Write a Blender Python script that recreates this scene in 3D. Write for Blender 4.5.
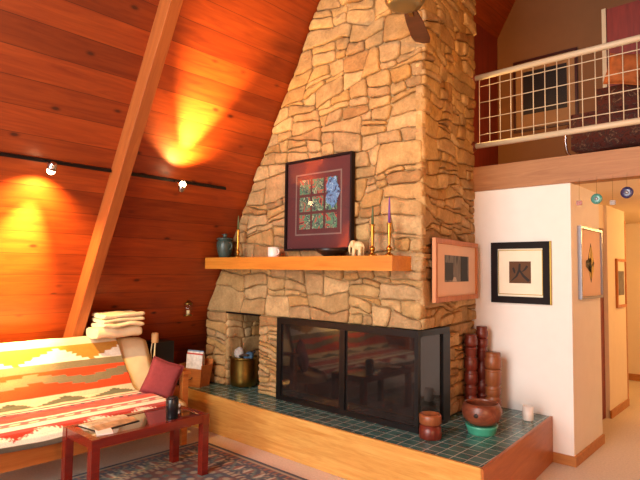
import bpy, bmesh, math, random
import numpy as np
from mathutils import Vector, Matrix, noise as mnoise

for o in list(bpy.data.objects): bpy.data.objects.remove(o)
SC = bpy.context.scene
COL = SC.collection
R = math.radians

# ------------------------------------------------------------------ camera
cam_d = bpy.data.cameras.new('camera'); cam = bpy.data.objects.new('camera', cam_d); COL.objects.link(cam)
SC.camera = cam
yaw, pit, rol, FPX = 0.733457, 0.0576956, 0.0122125, 533.03
cf = Vector((-math.sin(yaw)*math.cos(pit), math.cos(yaw)*math.cos(pit), math.sin(pit)))
cr = Vector((math.cos(yaw), math.sin(yaw), 0)); cu = cr.cross(cf)
cr2 = cr*math.cos(rol)+cu*math.sin(rol); cu2 = -cr*math.sin(rol)+cu*math.cos(rol)
cam.matrix_world = Matrix(((cr2.x,cu2.x,-cf.x,0),(cr2.y,cu2.y,-cf.y,0),(cr2.z,cu2.z,-cf.z,1.55),(0,0,0,1)))
cam_d.sensor_fit = 'HORIZONTAL'; cam_d.sensor_width = 36.0; cam_d.lens = 36.0*FPX/640.0
cam_d.clip_start = 0.05

# ------------------------------------------------------------------ world, light, exposure
SC.view_settings.view_transform = 'Standard'; SC.view_settings.look = 'None'
SC.view_settings.gamma = 1.0; SC.view_settings.use_curve_mapping = False
SC.view_settings.exposure = 0.24
W = bpy.data.worlds.new('world'); SC.world = W; W.use_nodes = True
W.node_tree.nodes['Background'].inputs[0].default_value = (0.75, 0.87, 1.0, 1)
W.node_tree.nodes['Background'].inputs[1].default_value = 1.0

def lamp(name, kind, loc, energy, color, target=None, **kw):
    d = bpy.data.lights.new(name, kind); d.energy = energy; d.color = color
    for k, v in kw.items(): setattr(d, k, v)
    o = bpy.data.objects.new(name, d); COL.objects.link(o); o.location = loc
    if target is not None:
        o.rotation_euler = (Vector(target)-Vector(loc)).to_track_quat('-Z', 'Y').to_euler()
    return o
XR0 = -1.786
# unseen warm fill added right of the viewer to brighten the pine wall
lamp('warm_wall_fill', 'POINT', (0.95, 1.3, 1.1), 110, (1.0, 0.56, 0.27), shadow_soft_size=0.16)
# daylight entering through the big gable window behind the camera
lamp('window_daylight', 'AREA', (-1.95, -2.86, 1.75), 265, (1.0, 0.965, 0.905), (-1.95, 4, 1.75), shape='RECTANGLE', size=3.4, size_y=2.9)
lamp('upper_daylight', 'AREA', (XR0, -2.86, 4.2), 140, (1.0, 0.965, 0.92), (-2.4, 3.0, 0.2), shape='RECTANGLE', size=1.7, size_y=1.3)
# orange spots added out of view at the right to warm the stonework
lamp('stone_fill_spot', 'SPOT', (0.15, 1.0, 2.75), 330, (1.0, 0.48, 0.12), (-2.8, 3.5, 3.7), spot_size=R(62), spot_blend=0.8, shadow_soft_size=0.06)
lamp('stone_fill_spot', 'SPOT', (0.42, 3.3, 2.3), 38, (1.0, 0.5, 0.16), (-2.2, 4.1, 2.6), spot_size=R(85), spot_blend=0.8, shadow_soft_size=0.06)  # added in place of orange bounce on the chimney's side face
WARM = (1.0, 0.56, 0.16)

# ------------------------------------------------------------------ helpers: colour and nodes
def lin(h):
    h = h.lstrip('#'); o = []
    for i in (0, 2, 4):
        c = int(h[i:i+2], 16)/255; o.append(c/12.92 if c <= 0.04045 else ((c+0.055)/1.055)**2.4)
    return (*o, 1.0)

class NT:
    def __init__(s, name):
        s.m = bpy.data.materials.new(name); s.m.use_nodes = True; s.t = s.m.node_tree
        s.b = s.t.nodes['Principled BSDF']; s.out = s.t.nodes['Material Output']
    def n(s, kind, **kw):
        nd = s.t.nodes.new(kind)
        for k, v in kw.items():
            if k.startswith('i_'): nd.inputs[k[2:].replace('_', ' ')].default_value = v
            else: setattr(nd, k, v)
        return nd
    def l(s, a, b): s.t.links.new(a, b)
    def math(s, op, a, b=None, c=None):
        nd = s.t.nodes.new('ShaderNodeMath'); nd.operation = op
        for i, v in enumerate((a, b, c)):
            if v is None: continue
            if isinstance(v, (int, float)): nd.inputs[i].default_value = v
            else: s.l(v, nd.inputs[i])
        return nd.outputs[0]
    def ramp(s, fac, stops, interp='LINEAR'):
        nd = s.t.nodes.new('ShaderNodeValToRGB'); nd.color_ramp.interpolation = interp
        e = nd.color_ramp.elements
        while len(e) < len(stops): e.new(0.5)
        for i, (p, c) in enumerate(stops): e[i].position = p; e[i].color = c if len(c) == 4 else (*c, 1)
        s.l(fac, nd.inputs[0]); return nd.outputs[0]
    def mix(s, fac, a, b, mode='MIX'):
        nd = s.t.nodes.new('ShaderNodeMix'); nd.data_type = 'RGBA'; nd.blend_type = mode
        for sk, v in ((nd.inputs[0], fac), (nd.inputs[6], a), (nd.inputs[7], b)):
            if isinstance(v, (int, float, tuple)): sk.default_value = v
            else: s.l(v, sk)
        return nd.outputs[2]
    def obj(s, scale=(1,1,1)):
        tc = s.t.nodes.new('ShaderNodeTexCoord'); mp = s.t.nodes.new('ShaderNodeMapping')
        mp.inputs['Scale'].default_value = scale; s.l(tc.outputs['Object'], mp.inputs[0]); return mp.outputs[0]
    def noise(s, vec, scale, detail=3, rough=0.5, dist=0.0):
        nd = s.t.nodes.new('ShaderNodeTexNoise'); nd.inputs['Scale'].default_value = scale
        nd.inputs['Detail'].default_value = detail; nd.inputs['Roughness'].default_value = rough
        nd.inputs['Distortion'].default_value = dist
        if vec is not None: s.l(vec, nd.inputs['Vector'])
        return nd.outputs['Fac']
    def bump(s, h, strength=0.3, dist=0.01):
        nd = s.t.nodes.new('ShaderNodeBump'); nd.inputs['Strength'].default_value = strength
        nd.inputs['Distance'].default_value = dist; s.l(h, nd.inputs['Height']); s.l(nd.outputs[0], s.b.inputs['Normal'])
    def set(s, **kw):
        for k, v in kw.items():
            k = {'color':'Base Color','rough':'Roughness','metal':'Metallic','spec':'Specular IOR Level','trans':'Transmission Weight','ior':'IOR',
                 'coat':'Coat Weight','sheen':'Sheen Weight','emit':'Emission Color','emits':'Emission Strength','alpha':'Alpha'}[k]
            sk = s.b.inputs[k]
            if isinstance(v, (int, float, tuple)): sk.default_value = v
            else: s.l(v, sk)
        return s

def plain(name, hexc, rough=0.5, metal=0.0, var=0.08, vs=9.0, spec=0.5, bump=0.0, coat=0.0):
    t = NT(name); c = lin(hexc); v = t.noise(t.obj(), vs, 3)
    lo = tuple(max(0, x*(1-var)) for x in c[:3])+(1,); hi = tuple(min(1, x*(1+var)) for x in c[:3])+(1,)
    t.set(color=t.ramp(v, [(0.25, lo), (0.75, hi)]), rough=rough, metal=metal, spec=spec, coat=coat)
    if bump: t.bump(t.noise(t.obj(), vs*12, 2), bump, 0.004)
    return t.m

def wood(name, dark, light, axis='x', rough=0.4, scale=1.0, coat=0.0, spec=0.5):
    t = NT(name); st = {'x':(0.7,9,9),'y':(9,0.7,9),'z':(9,9,0.7)}[axis]
    v = t.obj(tuple(k*scale for k in st))
    g = t.noise(v, 2.2, 5, 0.62, 1.1); f = t.noise(v, 14, 2, 0.5)
    k = t.math('ADD', t.math('MULTIPLY', g, 0.8), t.math('MULTIPLY', f, 0.2))
    t.set(color=t.ramp(k, [(0.3, lin(dark)), (0.68, lin(light))]), rough=rough, coat=coat, spec=spec)
    t.bump(f, 0.08, 0.003); return t.m

def planks(name, dark, light, width=0.19, rough=0.42, spec=0.4):
    # boards run along local X, stacked along local Y
    t = NT(name); tc = t.n('ShaderNodeTexCoord'); sp = t.n('ShaderNodeSeparateXYZ'); t.l(tc.outputs['Object'], sp.inputs[0])
    u = t.math('DIVIDE', sp.outputs[1], width); row = t.math('FLOOR', u); fr = t.math('FRACT', u)
    wn = t.n('ShaderNodeTexWhiteNoise', noise_dimensions='1D'); t.l(row, wn.inputs['W'])
    sh = t.math('ADD', sp.outputs[0], t.math('MULTIPLY', wn.outputs['Value'], 37.0))
    cm = t.n('ShaderNodeCombineXYZ'); t.l(sh, cm.inputs[0]); t.l(sp.outputs[1], cm.inputs[1]); t.l(row, cm.inputs[2])
    mp = t.n('ShaderNodeMapping'); mp.inputs['Scale'].default_value = (0.9, 11, 1); t.l(cm.outputs[0], mp.inputs[0])
    g = t.noise(mp.outputs[0], 2.0, 5, 0.6, 1.3)
    base = t.ramp(g, [(0.28, lin(dark)), (0.72, lin(light))])
    tone = t.ramp(wn.outputs['Value'], [(0, (0.72,0.66,0.60)), (1, (1.2,1.2,1.2))])
    base = t.mix(1.0, base, tone, 'MULTIPLY')
    # knots
    kv = t.n('ShaderNodeMapping'); kv.inputs['Scale'].default_value = (4.2, 8.5, 1); t.l(cm.outputs[0], kv.inputs[0])
    vo = t.n('ShaderNodeTexVoronoi'); vo.inputs['Scale'].default_value = 1.0; t.l(kv.outputs[0], vo.inputs['Vector'])
    kn = t.ramp(vo.outputs['Distance'], [(0.07, (0.9,0.9,0.9)), (0.12, (0.4,0.4,0.4)), (0.2, (0,0,0))])
    wc = t.n('ShaderNodeSeparateColor'); t.l(vo.outputs['Color'], wc.inputs[0])
    kn = t.math('MULTIPLY', kn, t.math('GREATER_THAN', wc.outputs[0], 0.5))
    base = t.mix(kn, base, lin('#3a1408'))
    # tongue-and-groove joint
    e = t.math('ABSOLUTE', t.math('SUBTRACT', fr, 0.5))
    gm = t.ramp(e, [(0.482, (0,0,0)), (0.496, (0.85,0.85,0.85))])
    base = t.mix(gm, base, lin('#3a1206'))
    t.set(color=base, rough=rough, spec=spec)
    t.bump(g, 0.05, 0.003); return t.m

def colattr(name, rough=0.85, bump=0.4, sheen=0.2, bs=160):
    t = NT(name); a = t.n('ShaderNodeVertexColor'); a.layer_name = 'Col'
    f = t.noise(t.obj(), bs, 2, 0.6); lo = t.ramp(f, [(0.2, (0.72,0.72,0.72)), (0.8, (1.1,1.1,1.1))])
    t.set(color=t.mix(1.0, a.outputs[0], lo, 'MULTIPLY'), rough=rough, spec=0.15, sheen=sheen); t.bump(f, bump, 0.004); return t.m

# ------------------------------------------------------------------ helpers: geometry
class MB:
    def __init__(s): s.bm = bmesh.new(); s.mi = 0
    def _f(s, vs, smooth=False):
        try: f = s.bm.faces.new(vs)
        except ValueError: return None
        f.material_index = s.mi; f.smooth = smooth; return f
    def box(s, x0, x1, y0, y1, z0, z1, M=None):
        P = [Vector((x, y, z)) for z in (z0, z1) for y in (y0, y1) for x in (x0, x1)]
        if M is not None: P = [M @ p for p in P]
        v = [s.bm.verts.new(p) for p in P]
        for q in ((0,2,3,1),(4,5,7,6),(0,1,5,4),(2,6,7,3),(0,4,6,2),(1,3,7,5)): s._f([v[i] for i in q])
        return s
    def loft(s, rings, cap=True, smooth=False, closed=True):
        V = [[s.bm.verts.new(p) for p in r] for r in rings]; n = len(V[0])
        for a, b in zip(V, V[1:]):
            for i in range(n if closed else n-1):
                s._f([a[i], a[(i+1) % n], b[(i+1) % n], b[i]], smooth)
        if cap: s._f(list(reversed(V[0]))); s._f(V[-1])
        return s
    def prism(s, poly, d):            # poly: list of 3-D points, d: extrusion vector
        d = Vector(d); return s.loft([[Vector(p) for p in poly], [Vector(p)+d for p in poly]])
    def lathe(s, prof, c=(0,0,0), seg=28, M=None, smooth=True):
        c = Vector(c); rings = []
        for r, z in prof:
            ring = [Vector((max(r, 1e-4)*math.cos(2*math.pi*i/seg), max(r, 1e-4)*math.sin(2*math.pi*i/seg), z)) for i in range(seg)]
            if M is not None: ring = [M @ p for p in ring]
            rings.append([p+c for p in ring])
        return s.loft(rings, True, smooth)
    def tube(s, pts, r, seg=10, closed=False):
        pts = [Vector(p) for p in pts]; n = len(pts); rs = r if isinstance(r, (list, tuple)) else [r]*n
        rings = []; up = None
        for i, p in enumerate(pts):
            a = pts[i-1] if (i > 0 or closed) else p; b = pts[(i+1) % n] if (i < n-1 or closed) else p
            t = (b-a).normalized()
            if up is None: up = Vector((0,0,1)) if abs(t.z) < 0.9 else Vector((1,0,0))
            x = t.cross(up).normalized(); up = x.cross(t).normalized()
            rings.append([p+rs[i]*(x*math.cos(2*math.pi*k/seg)+up*math.sin(2*math.pi*k/seg)) for k in range(seg)])
        if closed: rings.append(rings[0])
        return s.loft(rings, not closed, True)
    def ball(s, c, r, seg=16, rings=10, M=None):
        rx, ry, rz = r if isinstance(r, (tuple, list)) else (r, r, r); c = Vector(c); L = []
        for j in range(rings+1):
            a = -math.pi/2+math.pi*j/rings; k = max(math.cos(a), 1e-3)
            L.append([Vector((rx*k*math.cos(2*math.pi*i/seg), ry*k*math.sin(2*math.pi*i/seg), rz*math.sin(a))) for i in range(seg)])
        if M is not None: L = [[M @ p for p in q] for q in L]
        return s.loft([[p+c for p in q] for q in L], True, True)
    def build(s, name, mats, parent=None, bevel=0.0, smooth=False, local=False, seg=2, subsurf=0):
        bm = s.bm
        if bevel:
            es = [e for e in bm.edges if len(e.link_faces) == 2 and e.calc_face_angle(0) > 0.6]
            bmesh.ops.bevel(bm, geom=es, offset=bevel, segments=seg, profile=0.6, affect='EDGES', clamp_overlap=True)
        bmesh.ops.recalc_face_normals(bm, faces=bm.faces)
        if parent is not None and not local:
            inv = world_of(parent).inverted(); bmesh.ops.transform(bm, matrix=inv, verts=bm.verts)
        me = bpy.data.meshes.new(name); bm.to_mesh(me); bm.free()
        for m in (mats if isinstance(mats, (list, tuple)) else [mats]): me.materials.append(m)
        if smooth:
            for p in me.polygons: p.use_smooth = True
        o = bpy.data.objects.new(name, me); COL.objects.link(o)
        if parent is not None: o.parent = parent
        if subsurf:
            md = o.modifiers.new('subdivision', 'SUBSURF'); md.levels = md.render_levels = subsurf
        return o

def world_of(o):
    M = Matrix.LocRotScale(o.location, o.rotation_euler, None)
    return world_of(o.parent) @ M if o.parent else M
def tag(o, label, cat, group=None, kind=None):
    if label: o['label'] = label
    if cat: o['category'] = cat
    if group: o['group'] = group
    if kind: o['kind'] = kind
    return o
def thing(name, loc, label, cat, group=None, rz=0.0):
    o = bpy.data.objects.new(name, None); COL.objects.link(o); o.location = loc; o.rotation_euler = (0,0,rz)
    o.empty_display_size = 0.1; return tag(o, label, cat, group)
def struct(o, label=None, cat=None):
    o['kind'] = 'structure'; return tag(o, label, cat)
def clip(poly, n, d):                  # keep points with n.p <= d
    out = []
    for i in range(len(poly)):
        a = poly[i]; b = poly[(i+1) % len(poly)]
        da = n[0]*a[0]+n[1]*a[1]-d; db = n[0]*b[0]+n[1]*b[1]-d
        if da <= 0: out.append(a)
        if (da < 0 < db) or (db < 0 < da):
            t = da/(da-db); out.append((a[0]+t*(b[0]-a[0]), a[1]+t*(b[1]-a[1])))
    return out
def frame_boxes(mb, x0, x1, z0, z1, w, y0, y1):
    mb.box(x0, x1, y0, y1, z1-w, z1).box(x0, x1, y0, y1, z0, z0+w).box(x0, x0+w, y0, y1, z0+w, z1-w).box(x1-w, x1, y0, y1, z0+w, z1-w); return mb

# ------------------------------------------------------------------ materials
M = {}
M['planks'] = planks('pine_boards', '#772b0c', '#984214')
M['beam'] = wood('fir_beam', '#8a451a', '#a85c26', 'x', 0.5)
M['loftbeam'] = wood('pale_fir_beam', '#8f5c32', '#ac7846', 'x', 0.55)
M['oak'] = wood('hearth_oak', '#bd8038', '#dcab5e', 'x', 0.38, 1.2)
M['mantel'] = wood('mantel_wood', '#b2691f', '#cf8832', 'x', 0.4)
M['trimwood'] = wood('trim_wood', '#a2642f', '#c28446', 'x', 0.45)
M['redwood'] = wood('red_lacquer_wood', '#5e150d', '#7d2013', 'y', 0.22, 1.0, 0.4)
M['redwall'] = wood('dark_red_boards', '#6b1f16', '#8a2d20', 'z', 0.5)
M['futonwood'] = wood('futon_wood', '#9a521f', '#bd7233', 'y', 0.4)
M['door'] = wood('door_wood', '#6e2113', '#8a3019', 'z', 0.4)
M['white'] = plain('white_plaster', '#e9e4dc', 0.8, var=0.02, bump=0.05)
M['hallwhite'] = plain('hall_plaster', '#ead9c0', 0.8, var=0.02)
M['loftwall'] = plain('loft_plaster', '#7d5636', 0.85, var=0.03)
M['ceil'] = plain('hall_ceiling_plaster', '#e6cfa8', 0.8, var=0.02)
M['carpet'] = plain('beige_carpet', '#d8c8b6', 0.95, var=0.10, vs=60, spec=0.1, bump=0.6)
M['black'] = plain('black_metal', '#0d0c0c', 0.4, 0.3)
M['blackframe'] = plain('black_wood_frame', '#1a1110', 0.6, spec=0.15)
M['blackmatte'] = plain('black_plastic', '#101012', 0.55)
M['soot'] = plain('sooty_brick', '#1b1512', 0.9, var=0.3, vs=20)
M['brass'] = plain('brass', '#b98a3a', 0.28, 1.0, var=0.12)
M['oldbrass'] = plain('aged_brass', '#8d7137', 0.36, 1.0, var=0.2, vs=14)
M['chrome'] = plain('chrome', '#c8c8cc', 0.15, 1.0)
M['silver'] = plain('silver_frame', '#8e8c92', 0.35, 0.8)
M['cream'] = plain('cream_paint', '#cdbb9c', 0.5, var=0.03)
M['ivory'] = plain('ivory', '#ddc793', 0.5, var=0.2, vs=50)
M['whiteglaze'] = plain('white_glaze', '#ece6dc', 0.25, var=0.02)
M['paper'] = plain('white_paper', '#e2ded6', 0.8, var=0.05)
M['pinkmat'] = plain('pink_mat_board', '#e2c0a8', 0.8, var=0.03)
M['creammat'] = plain('cream_mat_board', '#e9e0c8', 0.8, var=0.03)
M['maroonmat'] = plain('maroon_mat_board', '#4a1c20', 0.7, var=0.1)
M['goldedge'] = plain('gold_edge', '#a98a3c', 0.4, 0.8)
M['oakframe'] = wood('light_oak_frame', '#a85c1e', '#c47a34', 'z', 0.4)
M['greencandle'] = plain('green_wax', '#4b5a34', 0.5)
M['purplecandle'] = plain('purple_wax', '#6d3a86', 0.5)
M['tealglaze'] = plain('teal_stoneware', '#33443f', 0.35, var=0.35, vs=18)
M['tancarve'] = wood('turned_tan_wood', '#70371c', '#985a32', 'z', 0.4)
M['darkcarve'] = wood('turned_dark_wood', '#4a1810', '#7a3020', 'z', 0.35)
M['greenbowl'] = plain('green_glaze', '#3f9478', 0.3, var=0.2)
M['woodbowl'] = wood('turned_bowl_wood', '#54251a', '#8a4c30', 'x', 0.35)
M['fabric'] = plain('cream_canvas', '#dccaa4', 0.9, var=0.06, vs=14, spec=0.15, bump=0.3)
M['throw'] = plain('cream_wool', '#dfcfab', 0.95, var=0.1, vs=30, spec=0.1, bump=0.5)
M['pillow'] = plain('dusty_rose_linen', '#813b3e', 0.9, var=0.1, vs=40, spec=0.15, bump=0.3)
M['darkmug'] = plain('black_mug', '#16171a', 0.3)
M['brownbox'] = wood('bin_wood', '#9a5528', '#bd7838', 'x', 0.4)
t = NT('slate_teal_tile'); v = t.obj()
br = t.n('ShaderNodeTexBrick', offset=0.0, squash=1.0); t.l(v, br.inputs['Vector'])
br.inputs['Scale'].default_value = 1.0; br.inputs['Brick Width'].default_value = 0.1; br.inputs['Row Height'].default_value = 0.1
br.inputs['Mortar Size'].default_value = 0.0035; br.inputs['Mortar Smooth'].default_value = 0.1; br.inputs['Bias'].default_value = 0.0
br.inputs['Color1'].default_value = lin('#35605c'); br.inputs['Color2'].default_value = lin('#4a756e'); br.inputs['Mortar'].default_value = lin('#b5bbae')
nz = t.noise(v, 12, 3); t.set(color=t.mix(1.0, br.outputs['Color'], t.ramp(nz, [(0.3,(0.75,0.75,0.75)),(0.7,(1.15,1.15,1.15))]), 'MULTIPLY'), rough=0.22, spec=0.6)
t.bump(br.outputs['Fac'], -0.4, 0.003); M['tile'] = t.m

t = NT('fieldstone'); g = t.n('ShaderNodeNewGeometry')
c = t.ramp(g.outputs['Random Per Island'], [(0.0, lin('#b08a58')), (0.18, lin('#c9a873')), (0.36, lin('#a88a62')), (0.52, lin('#d3b483')), (0.68, lin('#bd945a')), (0.84, lin('#c2a67c')), (1.0, lin('#a98050'))])
n1 = t.noise(t.obj(), 7, 4, 0.6); n2 = t.noise(t.obj(), 42, 4, 0.65)
c = t.mix(1.0, c, t.ramp(n1, [(0.28,(0.60,0.56,0.50)),(0.7,(0.98,0.95,0.92))]), 'MULTIPLY')
c = t.mix(1.0, c, t.ramp(n2, [(0.3,(0.8,0.79,0.78)),(0.7,(1.1,1.1,1.1))]), 'MULTIPLY')
t.set(color=c, rough=0.85, spec=0.2)
t.bump(t.math('ADD', t.math('MULTIPLY', n1, 1.2), n2), 0.55, 0.018); M['stone'] = t.m
M['mortar'] = plain('mortar', '#a3865c', 0.95, var=0.2, vs=25, spec=0.1, bump=0.5)

t = NT('smoked_glass'); t.set(color=(0.012,0.010,0.010,1), rough=0.04, spec=0.5, trans=0.35, ior=1.5)
t.set(color=t.ramp(t.noise(t.obj(), 5, 3), [(0.3,(0.012,0.010,0.009)),(0.7,(0.03,0.022,0.02))])); M['smoke'] = t.m
t = NT('clear_glass'); t.b.inputs['Base Color'].default_value = (1,1,1,1)
tr = t.n('ShaderNodeBsdfTransparent'); gl = t.n('ShaderNodeBsdfGlossy'); gl.inputs['Roughness'].default_value = 0.03
fr = t.n('ShaderNodeFresnel'); fr.inputs[0].default_value = 1.5; mx = t.n('ShaderNodeMixShader')
gg = t.n('ShaderNodeNewGeometry'); t.l(t.math('MULTIPLY', fr.outputs[0], t.math('SUBTRACT', 1.0, gg.outputs['Backfacing'])), mx.inputs[0]); t.l(tr.outputs[0], mx.inputs[1]); t.l(gl.outputs[0], mx.inputs[2]); t.l(mx.outputs[0], t.out.inputs[0]); M['glass'] = t.m
t = NT('lit_bulb'); t.set(color=(1,0.9,0.7,1), emit=(1.0,0.78,0.4,1), emits=22.0); M['bulb'] = t.m
M['blanket'] = colattr('woven_wool'); M['rug'] = colattr('rug_pile', 0.95, 0.6, 0.1, 220)

# ------------------------------------------------------------------ room shell
SL = 1.79                                                    # roof slope: dz/dx
def slx(z): return -4.184+(z-2.207)/SL
RIDGE = 6.5; XR = slx(RIDGE)
ang = math.atan(SL)
mb = MB().box(-6.2, 2.6, -3.3, 10.2, -0.12, 0); struct(mb.build('floor', M['carpet']), 'beige wall-to-wall carpet floor', 'floor')
def slope(name, base, sgn, label):
    # local X along the ridge, local Y up the slope, local Z out of the room
    L = RIDGE/math.sin(ang)
    mb = MB().box(-3.2, 10.2, 0, L, 0, 0.1)
    o = mb.build(name, M['planks'])
    up = Vector((sgn*math.cos(ang), 0, math.sin(ang))); xa = Vector((0,1,0)); za = xa.cross(up)
    if za.x*sgn > 0: xa = -xa; za = -za
    off = Vector((0,0,0))
    o.matrix_world = Matrix(((xa.x,up.x,za.x,base),(xa.y,up.y,za.y,0),(xa.z,up.z,za.z,0),(0,0,0,1)))
    if xa.y < 0:
        for v in o.data.vertices: v.co.x = -v.co.x+0
        o.data.flip_normals()
    return struct(o, label, 'wall')
slope('wall_left', slx(0), 1, 'sloping wall of knotty red pine boards')
slope('wall_right', 2*XR-slx(0), -1, 'opposite sloping pine wall')
# rafter on the left slope
nv = Vector((math.sin(ang), 0, -math.cos(ang)))
mb = MB(); pr = 0.157
ring = lambda z: [Vector((slx(z), y, z))+nv*k for y, k in ((2.03, 0), (2.03, pr), (2.125, pr), (2.125, 0))]
mb.loft([ring(0.02), ring(6.3)])
BX = Vector((math.cos(ang), 0, math.sin(ang))); BY = Vector((0,1,0)); BZ = BX.cross(BY)
bmat = Matrix(((BX.x,BY.x,BZ.x,0),(BX.y,BY.y,BZ.y,0),(BX.z,BY.z,BZ.z,0),(0,0,0,1)))
bmesh.ops.transform(mb.bm, matrix=bmat.inverted(), verts=mb.bm.verts)
bo = mb.build('ceiling_beam', M['beam'], bevel=0.006); bo.matrix_world = bmat
struct(bo, 'sloping fir rafter crossing the pine wall', 'beam')
# gable wall behind the camera with its big window
mb = MB(); x0, x1 = slx(0), 2*XR-slx(0)
mb.box(x0, x1, -3.1, -3.0, 0, 0.25); mb.box(x0, -3.7, -3.1, -3.0, 0.25, 3.3); mb.box(-0.2, x1, -3.1, -3.0, 0.25, 3.3)
mb.prism([(slx(3.3)-0.2,-3.1,3.3),(2*XR-slx(3.3)+0.2,-3.1,3.3),(2*XR-slx(3.5)+0.2,-3.1,3.5),(slx(3.5)-0.2,-3.1,3.5)], (0,0.1,0))
mb.prism([(slx(3.5)-0.2,-3.1,3.5),(XR-0.86,-3.1,3.5),(XR-0.86,-3.1,4.9),(slx(4.9),-3.1,4.9)], (0,0.1,0)); mb.prism([(2*XR-slx(3.5)+0.2,-3.1,3.5),(XR+0.86,-3.1,3.5),(XR+0.86,-3.1,4.9),(2*XR-slx(4.9),-3.1,4.9)], (0,0.1,0))
mb.prism([(slx(4.9)-0.05,-3.1,4.9),(2*XR-slx(4.9)+0.05,-3.1,4.9),(XR,-3.1,RIDGE)], (0,0.1,0))
struct(mb.build('wall_gable', M['white']), 'white gable wall around the big window', 'wall')
mb = MB(); frame_boxes(mb, -3.7, -0.2, 0.25, 3.3, 0.07, -3.09, -2.99)
for x in (-2.53, -1.37): mb.box(x-0.03, x+0.03, -3.08, -3.0, 0.3, 3.25)
w1 = struct(mb.build('window_1', M['trimwood']), 'big gable window behind the viewer', 'window')
MB().box(-3.66, -0.24, -3.06, -3.05, 0.3, 3.25).build('window_pane', M['glass'], w1)
mb = MB(); frame_boxes(mb, XR-0.86, XR+0.86, 3.5, 4.9, 0.06, -3.09, -2.99)
w2 = struct(mb.build('window_2', M['trimwood']), 'upper gable window high behind the viewer', 'window')
MB().box(XR-0.82, XR+0.82, -3.06, -3.05, 3.54, 4.86).build('window_pane', M['glass'], w2)
# white stub wall beside the chimney and the hall
YW = 4.65
mb = MB().box(-2.75, -1.40, YW, 5.48, 0, 2.33); struct(mb.build('wall_back', M['white'], bevel=0.004), 'white plaster wall beside the stone chimney', 'wall')
mb = MB().box(-2.6, -1.60, 5.48, 5.56, 0, 2.33).box(-1.75, -1.60, 5.56, 6.45, 2.05, 2.33).box(-2.6, -1.57, 6.45, 7.24, 0, 2.33)
struct(mb.build('wall_hall', M['hallwhite'], bevel=0.003), 'hall wall around the red door', 'wall')
mb = MB().box(-2.7, 0.5, 9.0, 9.1, 0, 2.33); struct(mb.build('wall_hall_end', M['hallwhite']), 'warm lit end wall of the hall', 'wall')
mb = MB().box(-2.7, -2.6, 5.5, 9.1, 0, 2.33); struct(mb.build('wall_hall_left', M['hallwhite']), 'far hall side wall', 'wall')
mb = MB().box(0.3, 0.4, YW, 9.1, 0, 2.33); struct(mb.build('wall_hall_right', M['hallwhite']), 'right side wall of the hall', 'wall')
mb = MB().box(0.4, 2.2, YW, YW+0.1, 0, 2.33); struct(mb.build('wall_stair', M['white']), 'white wall right of the hall', 'wall')
mb = MB().box(-1.66, -1.61, 5.57, 6.44, 0.005, 2.045)
d1 = struct(mb.build('door_1', M['door'], bevel=0.004), 'dark red wooden door in the hall', 'door')
mb = MB().lathe([(0.012,0),(0.012,0.03),(0.028,0.04),(0.03,0.06),(0.015,0.075)], seg=16, M=Matrix.Rotation(R(90),3,'Y'), c=(-1.61,5.65,1.0)); mb.build('door_knob', M['brass'], d1)
mb = MB().box(-1.60, -1.565, 7.235, 7.275, 0, 2.2); struct(mb.build('trim_1', M['trimwood']), 'dark wood trim at the end of the hall wall', 'trim')
mb = MB().box(-2.8, 0.5, YW+0.12, 6.66, 2.34, 2.53); struct(mb.build('floor_loft', M['trimwood']), 'loft floor deck', 'floor')
mb = MB().box(-2.75, 0.4, YW+0.11, 9.1, 2.31, 2.345); struct(mb.build('ceiling_hall', M['ceil']), 'warm lit hall ceiling', 'ceiling')
mb = MB().box(-2.35, 0.5, YW-0.03, YW+0.12, 2.305, 2.53); struct(mb.build('ceiling_beam_loft', M['loftbeam'], bevel=0.005), 'pale fir beam along the loft edge', 'beam')
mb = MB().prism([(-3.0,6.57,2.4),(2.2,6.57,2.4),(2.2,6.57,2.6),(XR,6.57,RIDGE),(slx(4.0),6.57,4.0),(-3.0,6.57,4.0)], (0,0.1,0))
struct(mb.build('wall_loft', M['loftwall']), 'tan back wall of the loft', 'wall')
mb = MB().box(-2.93, -2.85, 4.75, 6.57, 2.35, 4.6); struct(mb.build('wall_loft_left', M['redwall']), 'dark red board side wall of the loft', 'wall')
# baseboards
mb = MB().box(-1.6, -1.382, YW-0.016, YW, 0, 0.08); struct(mb.build('baseboard_back', M['trimwood'], bevel=0.004), 'brown baseboard under the white wall', 'baseboard')
mb = MB().box(-1.40, -1.382, YW, 5.48, 0, 0.08); struct(mb.build('baseboard_corner', M['trimwood'], bevel=0.004), 'brown baseboard along the hall corner', 'baseboard')
mb = MB().box(-1.58, -1.552, 6.45, 7.24, 0, 0.08); struct(mb.build('baseboard_hall', M['trimwood'], bevel=0.004), 'brown baseboard by the red door', 'baseboard')
mb = MB().box(-2.6, 0.3, 8.98, 9.0, 0, 0.095); struct(mb.build('baseboard_end', M['trimwood'], bevel=0.004), 'brown baseboard at the hall end', 'baseboard')

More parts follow.
